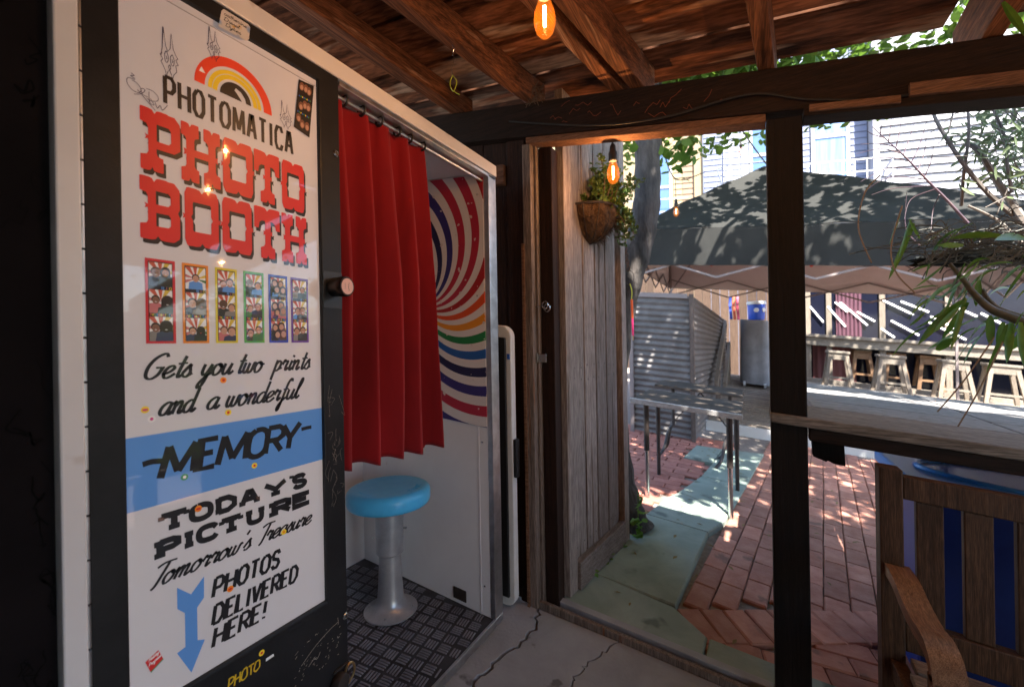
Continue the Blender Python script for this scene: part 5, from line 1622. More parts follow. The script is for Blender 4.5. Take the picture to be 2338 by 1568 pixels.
for c in cs:
    MB().bar(W(c[0], c[1], GE - .05), W(pk_[0], pk_[1], GP - .12), .02, .03).build('rafter_pole', m_gm, parent=gz)
    MB().bar(W(c[0], c[1], GE - .60), W(c[0] + (pk_[0] - c[0]) * .55, c[1] + (pk_[1] - c[1]) * .55, GE + .45), .012, .02).build('strut', m_gm, parent=gz)
for (a, b) in ((6.06, -.6), (6.06, .45)):
    MB().lathe([(.0, -.02), (.02, -.02), (.02, .02), (.0, .02)], W(a, b, GE - .46), (1, 0, 0), 10, caps=False).build('joint_knob', M('red_plastic', (.5, .05, .03), rough=.5), parent=gz)

# ---- corrugated shed
m_cor = M('corrugated_steel', (.10, .09, .085), (.17, .155, .15), rough=.6, metal=.1, scale=5, rvar=.1, bump=.001)
m_cor2 = m_cor
shed = thing('corrugated_shed', W(5.9, 1.0, 0), 'low shed clad in horizontal corrugated metal sheets behind the tables', 'shed')
def corr(p, q, z0, z1, z1b, name):
    mb = MB()
    p, q = Vector(p), Vector(q); d = q - p
    nrm = Vector((d.y, -d.x)).normalized()
    N_ = 100
    def f(u, v):
        zt = z1 + (z1b - z1) * u
        z = z0 + (zt - z0) * v
        ph = (z0 + (z1 - z0) * v) / .078 * 2 * math.pi
        w_ = nrm * (.011 * math.sin(ph))
        return W(p.x + d.x * u + w_.x, p.y + d.y * u + w_.y, z)
    mb.grid(f, 2, 190)
    return mb.build(name, m_cor, parent=shed, smooth=True, fix=False)
corr((5.83, 1.42), (5.87, .69), .03, 1.83, 1.83, 'front_sheet')
corr((5.885, .655), (10.4, .50), .03, 1.83, 1.70, 'side_sheet')
MB().box(5.84, 5.885, .648, .70, 0, 1.86).build('corner_post', wood('shed_post', (.08, .06, .05), (.16, .12, .10), 2), parent=shed, bevel=.003)
MB().box(5.80, 5.835, 1.40, 1.45, 0, 1.86).build('corner_post', m_gm, parent=shed)
MB().box(5.83, 10.4, .70, 2.2, 1.80, 1.83).build('roof_sheet', m_cor, parent=shed)
MB().box(5.82, 5.86, .72, 1.42, 1.80, 1.86).build('top_rail', m_gm, parent=shed)
# leaning timbers
for (p, q, lab) in ((W(7.2, .50, .62), W(9.6, .48, 1.62), 'sunlit plank sloping up as a handrail beside the shed'), (W(7.9, .42, .55), W(9.6, .42, 1.2), 'second sunlit plank sloping below the handrail')):
    o = MB().bar(p, q, .05, .14).build('sloping_timber', wa_pale); tag(o, lab, 'plank', 'sloping timbers by the ramp')
o = MB().box(7.5, 7.6, .46, .53, .15, .82).build('ramp_post', wood('ramp_post', (.12, .09, .07), (.2, .16, .13), 2)); tag(o, 'short dark post holding the sloping handrail', 'post')
o = MB().box(9.5, 9.6, .40, .47, .43, 1.25).build('ramp_post', wa_pale_c); tag(o, 'pale upright post at the top of the ramp', 'post')

# ---- two cafe tables
wt = wood('cafe_top', (.04, .032, .026), (.10, .08, .066), 1, rand=.12, scale=4, rough=.95)
wt_edge = wood('cafe_edge', (.42, .40, .39), (.62, .60, .58), 1, rand=.05)
t1 = thing('cafe_table', W(3.85, .45, 0), 'near dark plank table with pale worn edge and pipe legs', 'table', 'yard tables')
for k, (a0, a1) in enumerate(((3.60, 3.84), (3.848, 4.08), (4.088, 4.32))):
    MB().box(a0, a1, .085, .885, .765, .79).build('plank', wt, parent=t1, bevel=.004)
MB().box(3.565, 3.598, .075, .895, .752, .792).build('edge_strip', wt_edge, parent=t1, bevel=.004)
for (a, b) in ((3.60, .77), (3.60, .165), (4.25, .80), (4.25, .14)):
    near = a < 4
    MB().tube([W(a, b, .76), W(a, b, .38)], .022, 12).build('leg', m_iron, parent=t1, smooth=True)
    MB().tube([W(a, b, .38), W(a, b, .0)], .017, 12).build('leg_extension', m_steel if near else m_iron, parent=t1, smooth=True)
t2 = thing('cafe_table', W(5.0, .5, 0), 'far dark plank table on curved iron trestle legs', 'table', 'yard tables')
for a0, a1 in ((4.78, 4.98), (4.986, 5.18), (5.186, 5.38)):
    MB().box(a0, a1, .10, .93, .765, .79).build('plank', wt, parent=t2, bevel=.004)
for b in (.78, .22):
    mb = MB()
    mb.tube([W(5.0, b, .76), W(5.0, b, .34)], .018, 8)
    mb.build('leg', m_iron, parent=t2, smooth=True)
    for sgn in (-1, 1):
        MB().tube(catmull([W(5.0, b, .36), W(5.0 + sgn * .05, b + .05, .26), W(5.0 + sgn * .12, b + .08, .10), W(5.0 + sgn * .2, b + .13, .02)], 5), .016, 8).build('foot', m_iron, parent=t2, smooth=True)
for sgn in (-1, 1):
    MB().bar(W(5.0, .5 + sgn * .26, .40), W(5.0, .5 - sgn * .0, .74), .012, .012).build('cross_brace', m_iron, parent=t2)

# ---- ramp deck
deck = struct(MB().box(6.86, 6.92, -3.9, .62, -.02, .12).build('deck', M('deck_edge', (.55, .54, .52), rough=.6), org=W(6.9, 0, 0)))
a = 6.925
k = 0
while a < 10.6:
    z0 = .10 + (min(a, 10.4) - 6.92) * .128
    MB().box(a, a + .125, -.42 if a > 7.4 else -3.9, .60, z0 - .03, z0).build('board', wa_deck, parent=deck)
    a += .135; k += 1
mb = MB().box(7.6, 14, -9, -.43, .40, .55); o = mb.build('upper_deck', wa_deck, parent=deck)

# ---- grill, bucket on the deck
gr = thing('covered_grill', W(9.4, 0, .43), 'barbecue grill under a grey cover on the sunlit deck', 'grill')
mb = MB()
def cov(u, v):
    t = 2 * math.pi * u
    sx, sy = (.30, .30)
    cx, cy = math.cos(t), math.sin(t)
    e = 4
    r = 1 / ((abs(cx) ** e + abs(cy) ** e) ** (1 / e))
    fl = 1 + .06 * (1 - v) + .03 * math.sin(t * 7) * (1 - v)
    return W(9.7 + cx * r * sx * fl, -.02 + cy * r * .24 * fl, .50 + 1.22 * v - (.0 if v < .95 else 0))
mb.grid(cov, 48, 12)
nb = len(mb.v)
mb.add([cov(i / 48, 1.0) for i in range(48)], [tuple(range(48))])
mb.build('cover', M('grill_cover', (.16, .16, .17), (.24, .24, .25), rough=.7, scale=4, bump=.01, bscale=6), parent=gr, smooth=True)
for dy in (-.18, .16):
    MB().lathe([(.0, -.02), (.05, -.02), (.05, .02), (.0, .02)], W(9.42, dy, .49), (0, 1, 0), 16, caps=False).build('wheel', M('wheel_grey', (.4, .4, .4), rough=.6), parent=gr)
bu = thing('water_drum', W(9.7, -.08, 1.72), 'blue and white plastic drum standing on the grill cover', 'drum')
p = W(9.7, -.06, 1.73)
MB().lathe([(.0, 0), (.13, 0), (.14, .02), (.15, .2), (.155, .30), (.0, .30)], p, n=24, caps=False).build('body', M('drum_blue', (.03, .10, .55), rough=.35), parent=bu, smooth=True)
MB().lathe([(.0, .301), (.165, .301), (.17, .32), (.165, .36), (.0, .37)], p, n=24, caps=False).build('lid', M('drum_white', (.75, .75, .75), rough=.4), parent=bu, smooth=True)
for i, t in enumerate((R(180), R(235))):
    MB().lathe([(.0, 0), (.045, 0), (.04, .012), (.0, .014)], p + Vector((.148 * math.cos(t), .148 * math.sin(t), .19)), (math.cos(t), math.sin(t), 0), 12, caps=False).build('badge', M('drum_white', (.75, .75, .75)), parent=bu)
# coloured cloths hanging behind
for i, (b, c, lab) in enumerate((((.03, .06, .35), (.40), 'blue strip of cloth hanging behind the shed corner'), ((.55, .10, .05), (.33), 'orange strip of cloth hanging beside the blue one'), ((.5, .07, .12), (.26), 'pink strip of cloth hanging beside the drum'))):
    mb = MB(); mb.grid(lambda u, v: W(10.6 + .03 * math.sin(v * 7 + i), c + .05 * u + .01 * math.sin(v * 5), 2.25 - .5 * v), 3, 12)
    o = mb.build('hanging_cloth', M('cloth_%d' % i, b, rough=.8), smooth=True, fix=False)
    sd = o.modifiers.new('t', 'SOLIDIFY'); sd.thickness = .004
    tag(o, lab, 'cloth', 'cloth strips by the shed')
# ================================================================ bar across the yard
bar = thing('bar_counter', W(11, -4, .55), 'pale timber bar counter with dark glazing across the yard', 'bar')
MB().box(10.95, 11.35, -9, -.95, 1.50, 1.56).build('counter_top', wa_pale, parent=bar, bevel=.005)
MB().box(11.0, 11.05, -9, -.95, 1.33, 1.498).build('apron', wa_pale, parent=bar)
MB().box(11.0, 11.2, -9, -.95, .55, .63).build('plinth', wa_pale, parent=bar)
for y in (-1.02, -1.38, -2.24, -3.2, -4.3, -5.4):
    MB().box(11.06, 11.14, y - .045, y + .045, .631, 1.32).build('post', wa_pale_c, parent=bar)
    MB().box(11.06, 11.14, y - .045, y + .045, 1.561, 3.2).build('post', wa_pale_c, parent=bar)
m_pane = M('dark_glass', (.008, .009, .018), rough=.08, spec=.2)
ys = [-.97, -1.335, -2.195, -3.155, -4.255, -5.355, -9]
for i in range(6):
    MB().box(11.10, 11.11, ys[i + 1] + (-.0 if i == 5 else -.0) + .001, ys[i] - .092 if i else ys[i], 1.561, 3.2).build('pane', m_pane, parent=bar)
    MB().box(11.40, 11.41, ys[i + 1] + .001, ys[i] - .002, .60, 1.32).build('pane', m_pane, parent=bar)
MB().box(11.12, 14, -.96, -.90, .55, 3.4).build('side_wall', wood('bar_wall', (.12, .09, .08), (.2, .16, .14), 2), parent=bar)
MB().box(10.9, 14, -9, -.90, 3.21, 3.4).build('fascia', wa_pale, parent=bar)
MB().box(13.9, 14, -9, -.96, .55, 3.2).build('back_wall', M('bar_dark', (.02, .018, .02), rough=.8), parent=bar)
cu = MB(); cu.grid(lambda u, v: W(11.075 + .012 * math.sin(u * 40), -1.5 - .42 * u, 2.45 - .88 * v), 40, 4)
cu.build('drape', M('plum_drape', (.07, .025, .04), rough=.85), parent=bar, smooth=True, fix=False)
cu = MB(); cu.grid(lambda u, v: W(11.36 + .012 * math.sin(u * 40), -1.12 - .75 * u, 1.32 - .70 * v), 50, 4)
cu.build('drape', M('plum_drape2', (.16, .06, .06), rough=.85), parent=bar, smooth=True, fix=False)
# slanting reflections in the upper glazing, drawn as glowing bars
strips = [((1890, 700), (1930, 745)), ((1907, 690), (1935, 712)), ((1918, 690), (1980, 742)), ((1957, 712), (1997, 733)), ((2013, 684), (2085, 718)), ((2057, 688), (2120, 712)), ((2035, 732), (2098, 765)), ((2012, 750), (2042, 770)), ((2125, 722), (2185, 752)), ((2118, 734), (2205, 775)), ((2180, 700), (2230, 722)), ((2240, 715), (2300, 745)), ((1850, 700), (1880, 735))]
# ---- bar stools
def stool_at(y, a, base, h, w_, label, mats):
    t = thing('bar_stool', W(a, y, base), label, 'bar stool', 'timber bar stools')
    MB().box(a - .15, a + .15, y - w_ * .5, y + w_ * .5, base + h - .045, base + h).build('seat', mats[0], parent=t, bevel=.006)
    MB().box(a - .13, a - .10, y - w_ * .46, y + w_ * .46, base + h - .17, base + h - .047).build('apron', mats[0], parent=t, bevel=.003)
    MB().box(a + .10, a + .13, y - w_ * .46, y + w_ * .46, base + h - .17, base + h - .047).build('apron', mats[0], parent=t, bevel=.003)
    for sx in (-1, 1):
        for sy in (-1, 1):
            p0 = W(a + sx * .10, y + sy * w_ * .36, base + h - .046); p1 = W(a + sx * .17, y + sy * (w_ * .60), base)
            mb = MB()
            e = Vector((.025, 0, 0)); f_ = Vector((0, .03, 0))
            mb.hexa([p1 - e - f_, p1 + e - f_, p1 + e + f_, p1 - e + f_, p0 - e - f_, p0 + e - f_, p0 + e + f_, p0 - e + f_])
            mb.build('leg', mats[1], parent=t, bevel=.004)
    MB().box(a - .165, a - .135, y - w_ * .5, y + w_ * .5, base + .16, base + .20).build('foot_rest', mats[0], parent=t)
ml = (wa_pale, wa_pale_c)
md = (wood('brown_stool_b', (.13, .07, .035), (.24, .14, .08), 1), wood('brown_stool_c', (.13, .07, .035), (.24, .14, .08), 2))
stool_at(-1.44, 10.55, .55, .70, .36, 'pale wooden bar stool nearest the dark post, under the counter', ml)
stool_at(-2.24, 10.55, .55, .70, .40, 'pale wooden bar stool in the middle of the visible counter', ml)
stool_at(-3.10, 10.55, .55, .70, .38, 'pale wooden bar stool half hidden by the drooping palm leaves', ml)
stool_at(-3.70, 10.55, .55, .70, .42, 'pale wooden bar stool at the right edge of the picture', ml)
stool_at(-1.93, 11.26, .63, .66, .30, 'brown bar stool behind the counter between the two pale ones', md)
stool_at(-2.45, 11.26, .63, .66, .30, 'brown bar stool seen between the legs of the middle pale stool', md)
stool_at(-2.95, 11.26, .63, .66, .30, 'brown bar stool behind the counter near the drooping leaves', md)

bw = thing('timber_screen', W(12, 1, .5), 'dark brown timber screen behind the drum and the shed', 'screen')
for k in range(24):
    MB().box(12.0, 12.04, -.88 + k * .2, -.69 + k * .2, .3, 3.3).build('board', wood('screen_board', (.05, .028, .018), (.12, .075, .05), 2, rand=.25), parent=bw)
# ================================================================ houses
def siding(root, a, y0, y1, z0, z1, step, mat, th=.03):
    z = z0
    while z < z1:
        mb = MB()
        mb.hexa([W(a - th, y0, z), W(a, y0, z), W(a, y1, z), W(a - th, y1, z), W(a - th * .3, y0, z + step - .012), W(a, y0, z + step - .012), W(a, y1, z + step - .012), W(a - th * .3, y1, z + step - .012)])
        mb.build('siding_board', mat, parent=root)
        z += step
def window(root, a, y0, y1, z0, z1, mframe, mglass, sash=.5, blind=False):
    w_ = MB()
    t = .09
    w_.box(a - .07, a, y0, y1, z0, z0 + t); w_.box(a - .07, a, y0, y1, z1 - t, z1); w_.box(a - .07, a, y0, y0 + t, z0 + t, z1 - t); w_.box(a - .07, a, y1 - t, y1, z0 + t, z1 - t)
    zm = z0 + (z1 - z0) * sash
    w_.box(a - .06, a, y0 + t, y1 - t, zm - .05, zm + .05)
    w = w_.build('window', mframe, parent=root)
    MB().box(a - .03, a - .02, y0 + t, y1 - t, z0 + t, zm - .051).build('pane', mglass, parent=w)
    MB().box(a - .03, a - .02, y0 + t, y1 - t, zm + .051, z1 - t).build('pane', mglass, parent=w)
    MB().box(a - .16, a, y0 - .06, y1 + .06, z0 - .06, z0 - .002).build('sill', mframe, parent=w)
m_wf = M('window_white', (.30, .30, .32), rough=.5)
m_wg = M('window_sky_glass', (.05, .10, .22), rough=.05, coat=1.0, spec=.8)
m_wg2 = M('curtain_glass', (.09, .16, .34), (.16, .24, .42), rough=.15, coat=.6, scale=2, stretch=(1, 6, .3))
# tan house
h1 = thing('tan_house', W(17, 3, 0), 'cream and tan clapboard house beyond the canopy beside the tree', 'house')
m_tan = M('tan_clapboard', (.22, .16, .085), (.26, .19, .11), rough=.7, scale=2)
m_tan2 = M('brown_clapboard', (.17, .11, .065), (.21, .14, .085), rough=.7, scale=2)
MB().box(16.7, 22, 1.45, 9, -1, 13).build('wall', m_tan, parent=h1)
siding(h1, 16.7, 1.75, 2.15, 4.4, 10.0, .20, m_tan2)
MB().box(16.55, 16.69, 1.45, 1.74, 3.5, 11).build('corner_board', m_tan, parent=h1)
siding(h1, 16.7, 2.17, 2.45, 4.4, 10.0, .20, m_tan)
window(h1, 16.69, 2.5, 3.35, 5.4, 8.0, m_wf, m_wg)
siding(h1, 16.66, 2.46, 4.2, 4.4, 5.25, .16, m_tan)
rl = MB().box(16.0, 16.04, 1.9, 4.0, 6.05, 6.09).build('balcony_rail', m_wf, parent=h1)
MB().box(16.0, 16.04, 1.9, 4.0, 5.6, 5.64).build('balcony_rail', m_wf, parent=h1)
# grey-blue house
h2 = thing('grey_blue_house', W(17, 0, 0), 'grey-blue clapboard house with white sash windows above the canopy', 'house')
m_gb = M('blue_grey_clapboard', (.11, .125, .19), (.15, .165, .23), rough=.65, scale=2)
m_gl = M('pale_grey_clapboard', (.24, .25, .31), (.28, .29, .35), rough=.65, scale=2)
MB().box(16.4, 22, -3.05, 1.44, -1, 13).build('wall', m_gb, parent=h2)
siding(h2, 16.4, .85, 1.40, 4.0, 11.0, .19, m_gb)
siding(h2, 16.35, .28, .80, 4.0, 8.2, .20, m_gl)
MB().box(16.3, 16.39, .05, .26, 4.0, 11).build('corner_board', m_gl, parent=h2)
window(h2, 16.38, -.95, .02, 5.6, 9.6, m_wf, m_wg, .45)
siding(h2, 16.39, -1.62, -1.0, 4.0, 11, .19, m_gb)
window(h2, 16.38, -2.62, -1.66, 5.4, 9.2, m_wf, m_wg2, .62)
siding(h2, 16.39, -3.03, -2.64, 4.0, 11, .19, m_gb)
# balcony with rail and towel
bal = MB().box(14.9, 16.38, -3.35, -.7, 5.35, 5.5).build('balcony', m_gl, parent=h2)
for z in (6.45, 6.12):
    MB().box(14.9, 14.94, -3.35, -.7, z, z + .04).build('rail', m_wf, parent=bal)
    MB().box(14.945, 16.3, -3.35, -3.31, z, z + .04).build('rail', m_wf, parent=bal)
MB().box(14.9, 14.94, -3.35, -.7, 5.52, 5.60).build('rail', m_wf, parent=bal)
y = -3.3
while y < -.7:
    MB().box(14.905, 14.935, y, y + .03, 5.6, 6.45).build('baluster', m_wf, parent=bal)
    y += .265
tw = MB(); tw.grid(lambda u, v: W(14.87 + .012 * math.sin(u * 9 + v * 3), -1.35 - .52 * u, 6.18 - .44 * v), 10, 8)
o = tw.build('towel', M('white_towel', (.75, .74, .73), rough=.9), smooth=True, fix=False)
sd = o.modifiers.new('t', 'SOLIDIFY'); sd.thickness = .02
tag(o, 'white towel hung over the balcony railing of the grey-blue house', 'towel')
# fire-stair rails on the left part
st_ = MB()
for z in (6.9, 6.4):
    st_.tube([W(15.6, -.9, z), W(15.6, .6, z), W(15.6, .95, z - .1), W(15.6, .55, z - 1.6)], .025, 6)
st_.build('stair_rail', M('dark_rail', (.10, .11, .14), rough=.5), parent=h2)
# white house
h3 = thing('white_house', W(16, -7, 0), 'sunlit white clapboard house at right beyond the palm leaves', 'house')
m_ws = M('white_clapboard', (.22, .215, .235), (.26, .255, .275), rough=.6, scale=2)
MB().box(15.9, 22, -14, -3.06, -1, 13).build('wall', m_ws, parent=h3)
siding(h3, 15.9, -9.0, -3.07, 3.2, 9.4, .235, m_ws, .075)
MB().box(15.8, 15.87, -3.20, -3.062, 3.2, 11).build('corner_board', m_ws, parent=h3)

# ================================================================ plants at the counter (right)
rg = random.Random(77)
m_pl = M('palm_leaf', (.05, .13, .015), (.14, .24, .03), rough=.4, scale=8, stretch=(1, 1, 1), transl=.35)
m_dry = M('dry_frond', (.045, .025, .05), (.10, .06, .06), rough=.6, scale=20)
m_stk = M('palm_stalk', (.035, .045, .022), (.10, .075, .05), rough=.55, scale=14, stretch=(1, 1, 3))
m_twig = M('dead_twig', (.10, .085, .075), (.20, .17, .15), rough=.85, scale=20)
def blade(mb, p, q, w_, sag=.0, n_=8, up_=Vector((0, 0, 1))):
    p, q = Vector(p), Vector(q)
    vs = []
    for i in range(n_ + 1):
        t = i / n_
        c = p + (q - p) * t + Vector((0, 0, sag * 4 * t * (1 - t)))
        x = (q - p).cross(Vector((1, .2, 0)))
        if x.length < 1e-4: x = Vector((0, 1, 0))
        x.normalize()
        ww = w_ * math.sin(math.pi * (.08 + .92 * t)) ** .7 if t < 1 else 0
        vs += [c + x * ww, c + Vector((.35 * ww, 0, 0)), c - x * ww]
    fs = []
    for i in range(n_):
        k = 3 * i
        fs += [(k, k + 1, k + 4, k + 3), (k + 1, k + 2, k + 5, k + 4)]
    mb.add(vs, fs)
def pxa(x, y, a):      # where the sight line of a photograph point meets the plane X = a
    u, v = x - 1169, 784 - y
    xs, ys = (u + .017 * v), (v - .017 * u)
    r, z = xs / 987, ys / 987
    A_, B_ = math.cos(YAW) + r * math.sin(YAW), math.sin(YAW) - r * math.cos(YAW)
    t = a / A_
    return Vector((a, t * B_, EYE + t * z))
# reflections put in as glowing bars on the glazing plane of the bar
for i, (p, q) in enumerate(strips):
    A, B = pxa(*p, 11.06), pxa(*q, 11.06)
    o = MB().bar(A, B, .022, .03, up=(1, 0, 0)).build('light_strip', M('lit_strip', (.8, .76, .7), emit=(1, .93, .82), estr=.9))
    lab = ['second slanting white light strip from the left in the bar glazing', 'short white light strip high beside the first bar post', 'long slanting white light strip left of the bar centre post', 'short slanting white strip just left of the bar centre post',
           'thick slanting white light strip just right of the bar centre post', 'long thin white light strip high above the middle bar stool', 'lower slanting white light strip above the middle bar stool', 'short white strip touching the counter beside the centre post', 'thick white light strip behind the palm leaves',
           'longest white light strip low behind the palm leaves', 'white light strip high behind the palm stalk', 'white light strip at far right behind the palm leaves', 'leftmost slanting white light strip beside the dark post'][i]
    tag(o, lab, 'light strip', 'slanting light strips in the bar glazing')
# dry feather frond
AP = 2.45
fr_ = thing('dry_palm_frond', pxa(2120, 430, AP), 'bare dark feather-shaped palm frond against the balcony', 'frond')
mb = MB()
sp_ = catmull([pxa(x, y, AP) for x, y in ((2210, 510), (2160, 455), (2120, 415), (2070, 362), (2030, 325), (1992, 290))], 6)
mb.tube(sp_, [.006 - .0045 * i / (len(sp_) - 1) for i in range(len(sp_))], 6)
mb.build('spine', m_dry, parent=fr_, smooth=True)
mb = MB()
LF = [((2128, 424), (2040, 430), (1990, 445)), ((2115, 410), (2030, 405), (1970, 440)), ((2095, 388), (2025, 385), (1965, 415)), ((2075, 368), (2020, 360), (1960, 368)), ((2055, 350), (2010, 340), (1955, 352)), ((2040, 335), (2005, 328), (1965, 330)), ((2020, 315), (1995, 308), (1980, 300)),
      ((2010, 307), (2012, 290), (2018, 275)), ((2028, 323), (2032, 300), (2035, 270)), ((2045, 338), (2052, 310), (2058, 270)), ((2062, 354), (2075, 320), (2088, 280)), ((2080, 372), (2100, 330), (2120, 262)), ((2095, 390), (2110, 350), (2115, 310)), ((2110, 405), (2125, 370), (2132, 330)), ((2135, 432), (2080, 455), (2065, 500)), ((2145, 445), (2130, 480), (2125, 540)), ((2100, 560), (2068, 520), (2070, 440))]
for P in LF:
    pp = catmull([pxa(x, y, AP + rg.uniform(-.03, .03)) for x, y in P], 5)
    mb.tube(pp, [.0028 - .0020 * i / (len(pp) - 1) for i in range(len(pp))], 5)
mb.build('leaflet', m_dry, parent=fr_, smooth=True)
# shrub stems and leaves, upper right
sh = thing('leafy_shrub', pxa(2338, 560, 2.6), 'airy green shrub with grey stems growing at the upper right', 'shrub')
mb = MB()
for P, r_ in ((((2130, 255), (2145, 290), (2200, 375), (2270, 455), (2400, 560)), .011), (((2205, 330), (2235, 345), (2280, 420), (2350, 520)), .014), (((2205, 210), (2212, 300), (2200, 400), (2195, 470)), .007), (((2250, 220), (2290, 300), (2300, 380), (2310, 440)), .007), (((2140, 330), (2165, 300), (2180, 235)), .004), (((2210, 470), (2280, 505), (2340, 560), (2420, 590)), .008)):
    pp = catmull([pxa(x, y, 2.6 + rg.uniform(-.05, .05)) for x, y in P], 6)
    mb.tube(pp, [r_ * (.6 + .4 * i / (len(pp) - 1)) for i in range(len(pp))], 6)
mb.build('stem', m_twig, parent=sh, smooth=True)
mb = MB(); mt_ = MB()
for k in range(750):
    x, y = rg.uniform(2165, 2420), rg.uniform(190, 470)
    dens = (x - 2150) / 120 * (1 - max(0, y - 330) / 150)
    if rg.random() > dens: continue
    p = pxa(x, y, rg.uniform(2.5, 3.1))
    d = Vector((rg.gauss(0, .5), rg.gauss(0, 1), rg.gauss(-.6, .6))).normalized() * rg.uniform(.03, .075)
    blade(mb, p, p + d, rg.uniform(.003, .008), n_=4)
    if k % 3 == 0: mt_.tube([p, p + Vector((rg.gauss(0, .03), rg.gauss(0, .06), rg.gauss(-.02, .05)))], .002, 4)
mb.build('leaf_mass', M('shrub_leaf', (.09, .13, .06), (.20, .25, .13), rough=.5, scale=5, transl=.35), parent=sh, fix=False)['kind'] = 'stuff'
mt_.build('twig', m_twig, parent=sh)['kind'] = 'stuff'
# root ball / tangle
tg = thing('root_tangle', pxa(2230, 575, 2.35), 'dark tangle of dry roots and stems hanging above the palm leaves', 'root tangle')
mb = MB()
for k in range(240):
    x, y = 2105 + 300 * rg.random() ** .8, 540 + rg.gauss(26, 22)
    a_ = rg.uniform(2.25, 2.5)
    p = pxa(x, y, a_)
    q = p + Vector((rg.gauss(0, .04), rg.gauss(0, .12), rg.gauss(0, .035)))
    m_ = (p + q) / 2 + Vector((rg.gauss(0, .02), rg.gauss(0, .02), rg.gauss(.01, .03)))
    mb.tube(catmull([p, m_, q], 3), rg.uniform(.001, .003), 4)
mb.build('root', M('root_dark', (.04, .042, .038), (.20, .19, .165), rough=.8, scale=6), parent=tg)
mb = MB()
c = pxa(2250, 585, 2.5)
def blob(u, v):
    t, f = 2 * math.pi * u, math.pi * v
    r = 1 + .18 * math.sin(5 * t + 3 * f) + .12 * math.sin(9 * f + 2 * t)
    return c + Vector((.05 * r * math.sin(f) * math.cos(t), .20 * r * math.cos(f), .032 * r * math.sin(f) * math.sin(t)))
mb.grid(blob, 40, 30)
mb.build('root_core', M('root_core', (.010, .014, .015), (.03, .034, .033), rough=.9, scale=14, bump=.02, bscale=30), parent=tg, smooth=True, fix=False)
# palm: thick stalk and hanging leaves
pm = thing('palm_plant', pxa(2338, 740, 2.2), 'palm with thick curved stalk and hanging strap leaves at the right', 'palm')
AQ = 2.25
mb = MB()
pp = catmull([pxa(x, y, AQ) for x, y in ((2168, 602), (2200, 640), (2225, 672), (2262, 705), (2310, 725), (2420, 765))], 6)
mb.tube(pp, [.006 + .012 * i / (len(pp) - 1) for i in range(len(pp))], 10)
pp = catmull([pxa(x, y, AQ + .02) for x, y in ((2240, 660), (2262, 690), (2300, 712), (2420, 745))], 6)
mb.tube(pp, .008, 8)
mb.build('stalk', m_stk, parent=pm, smooth=True)
for p, q, w_, sg in (((2195, 690), (2095, 788), .016, .01), ((2200, 685), (2110, 770), .013, .01), ((2210, 690), (2150, 775), .012, 0), ((2190, 700), (2130, 760), .010, 0), ((2180, 650), (2110, 700), .008, .02), ((2205, 680), (2170, 800), .010, 0), ((2235, 640), (2228, 700), .012, 0), ((2260, 720), (2262, 790), .014, 0), ((2290, 735), (2280, 800), .014, 0), ((2310, 730), (2298, 830), .014, 0), ((2330, 735), (2340, 840), .014, 0), ((2300, 740), (2250, 860), .009, 0), ((2350, 740), (2310, 800), .016, 0),
                     ((2087, 510), (2028, 640), .010, 0), ((2080, 500), (2052, 590), .006, 0), ((2055, 490), (2030, 560), .004, 0), ((2100, 545), (2075, 500), .006, 0), ((2290, 540), (2170, 545), .012, .01), ((2340, 545), (2270, 548), .014, .01), ((2200, 560), (2140, 560), .010, 0), ((2140, 800), (2175, 770), .016, 0)):
    mb = MB(); blade(mb, pxa(*p, AQ + rg.uniform(-.08, .08)), pxa(*q, AQ + rg.uniform(-.12, .06)), w_, sg)
    mb.build('leaf', m_pl, parent=pm, fix=False, smooth=True)
for k in range(46):
    x, y = rg.uniform(2110, 2360), rg.gauss(640, 70)
    p = (x, y); q = (x - rg.uniform(20, 90), y + rg.uniform(10, 90))
    mb = MB(); blade(mb, pxa(*p, AQ + rg.uniform(-.1, .2)), pxa(*q, AQ + rg.uniform(-.1, .2)), rg.uniform(.002, .006), rg.uniform(-.01, .03))
    mb.build('leaf', m_pl, parent=pm, fix=False, smooth=True)
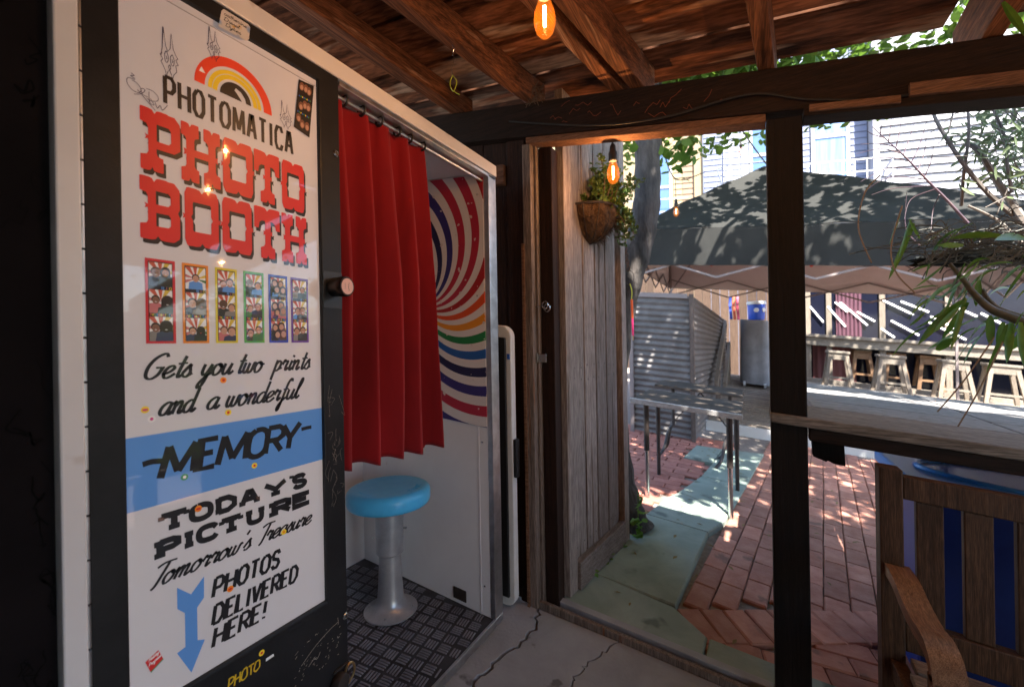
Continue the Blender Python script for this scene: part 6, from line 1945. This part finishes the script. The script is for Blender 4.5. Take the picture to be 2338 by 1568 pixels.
for P in (((2270, 770), (2200, 870), (2140, 940)), ((2290, 780), (2230, 900), (2180, 985)), ((2060, 470), (2035, 560), (2045, 620), (2090, 670)), ((1990, 600), (1960, 520), (1975, 440), (2010, 400))):
    pp = catmull([pxa(x, y, 2.15) for x, y in P], 8)
    MB().tube(pp, .0026, 5).build('aerial_root', M('tan_root', (.22, .15, .09), rough=.7), parent=pm, smooth=True)
mb = MB(); blade(mb, pxa(2290, 5, 1.5), pxa(2350, 90, 1.5), .010); mb.build('leaf', m_pl, parent=pm, fix=False)

# ================================================================ right of the frame, mirrored in the glossy sign
rg = random.Random(31)
cols_ = [('pink', (.55, .05, .16)), ('red', (.50, .02, .025)), ('yellow', (.65, .42, .05)), ('white', (.62, .6, .58)), ('blue', (.06, .16, .5))]
fw = thing('flower_bank', W(4.4, -4.2, 0), 'bank of colourful flowering bushes to the right of the counter opening', 'bush')
mb = MB()
for k in range(3400):
    p = W(rg.uniform(3.0, 5.2), rg.uniform(-6.5, -4.0), 0) + Vector((0, 0, rg.uniform(.3, 3.9) * rg.random() ** .4))
    sheet(p, Vector((rg.gauss(0, 1), rg.gauss(0, 1), rg.gauss(0, 1))), Vector((rg.gauss(0, .5), rg.gauss(0, .5), 1)).normalized(), rg.uniform(.06, .12), .03, mb)
mb.build('foliage', m_leaf, parent=fw, fix=False)
for nm, cl_ in cols_:
    mb = MB()
    cx, cy = rg.uniform(3.3, 4.9), rg.uniform(-5.2, -4.2)
    for k in range(420):
        p = W(cx + rg.gauss(0, .30), cy + rg.gauss(0, .3), 0) + Vector((0, 0, rg.uniform(.9, 2.5)))
        sheet(p, Vector((rg.gauss(0, 1), rg.gauss(0, 1), rg.gauss(0, 1))), Vector((rg.gauss(0, 1), rg.gauss(0, 1), 1)).normalized(), rg.uniform(.05, .10), .035, mb)
    mb.build('blossom', M('blossom_' + nm, cl_, rough=.7, transl=.3), parent=fw, fix=False)
fence = thing('side_fence', W(4, -7, 0), 'pale board fence closing the yard on the right side', 'fence')
y = 0
for k in range(36):
    MB().box(1.2 + k * .2, 1.39 + k * .2, -7.03, -7.0, 0, 2.6).build('board', wa_gate, parent=fence)
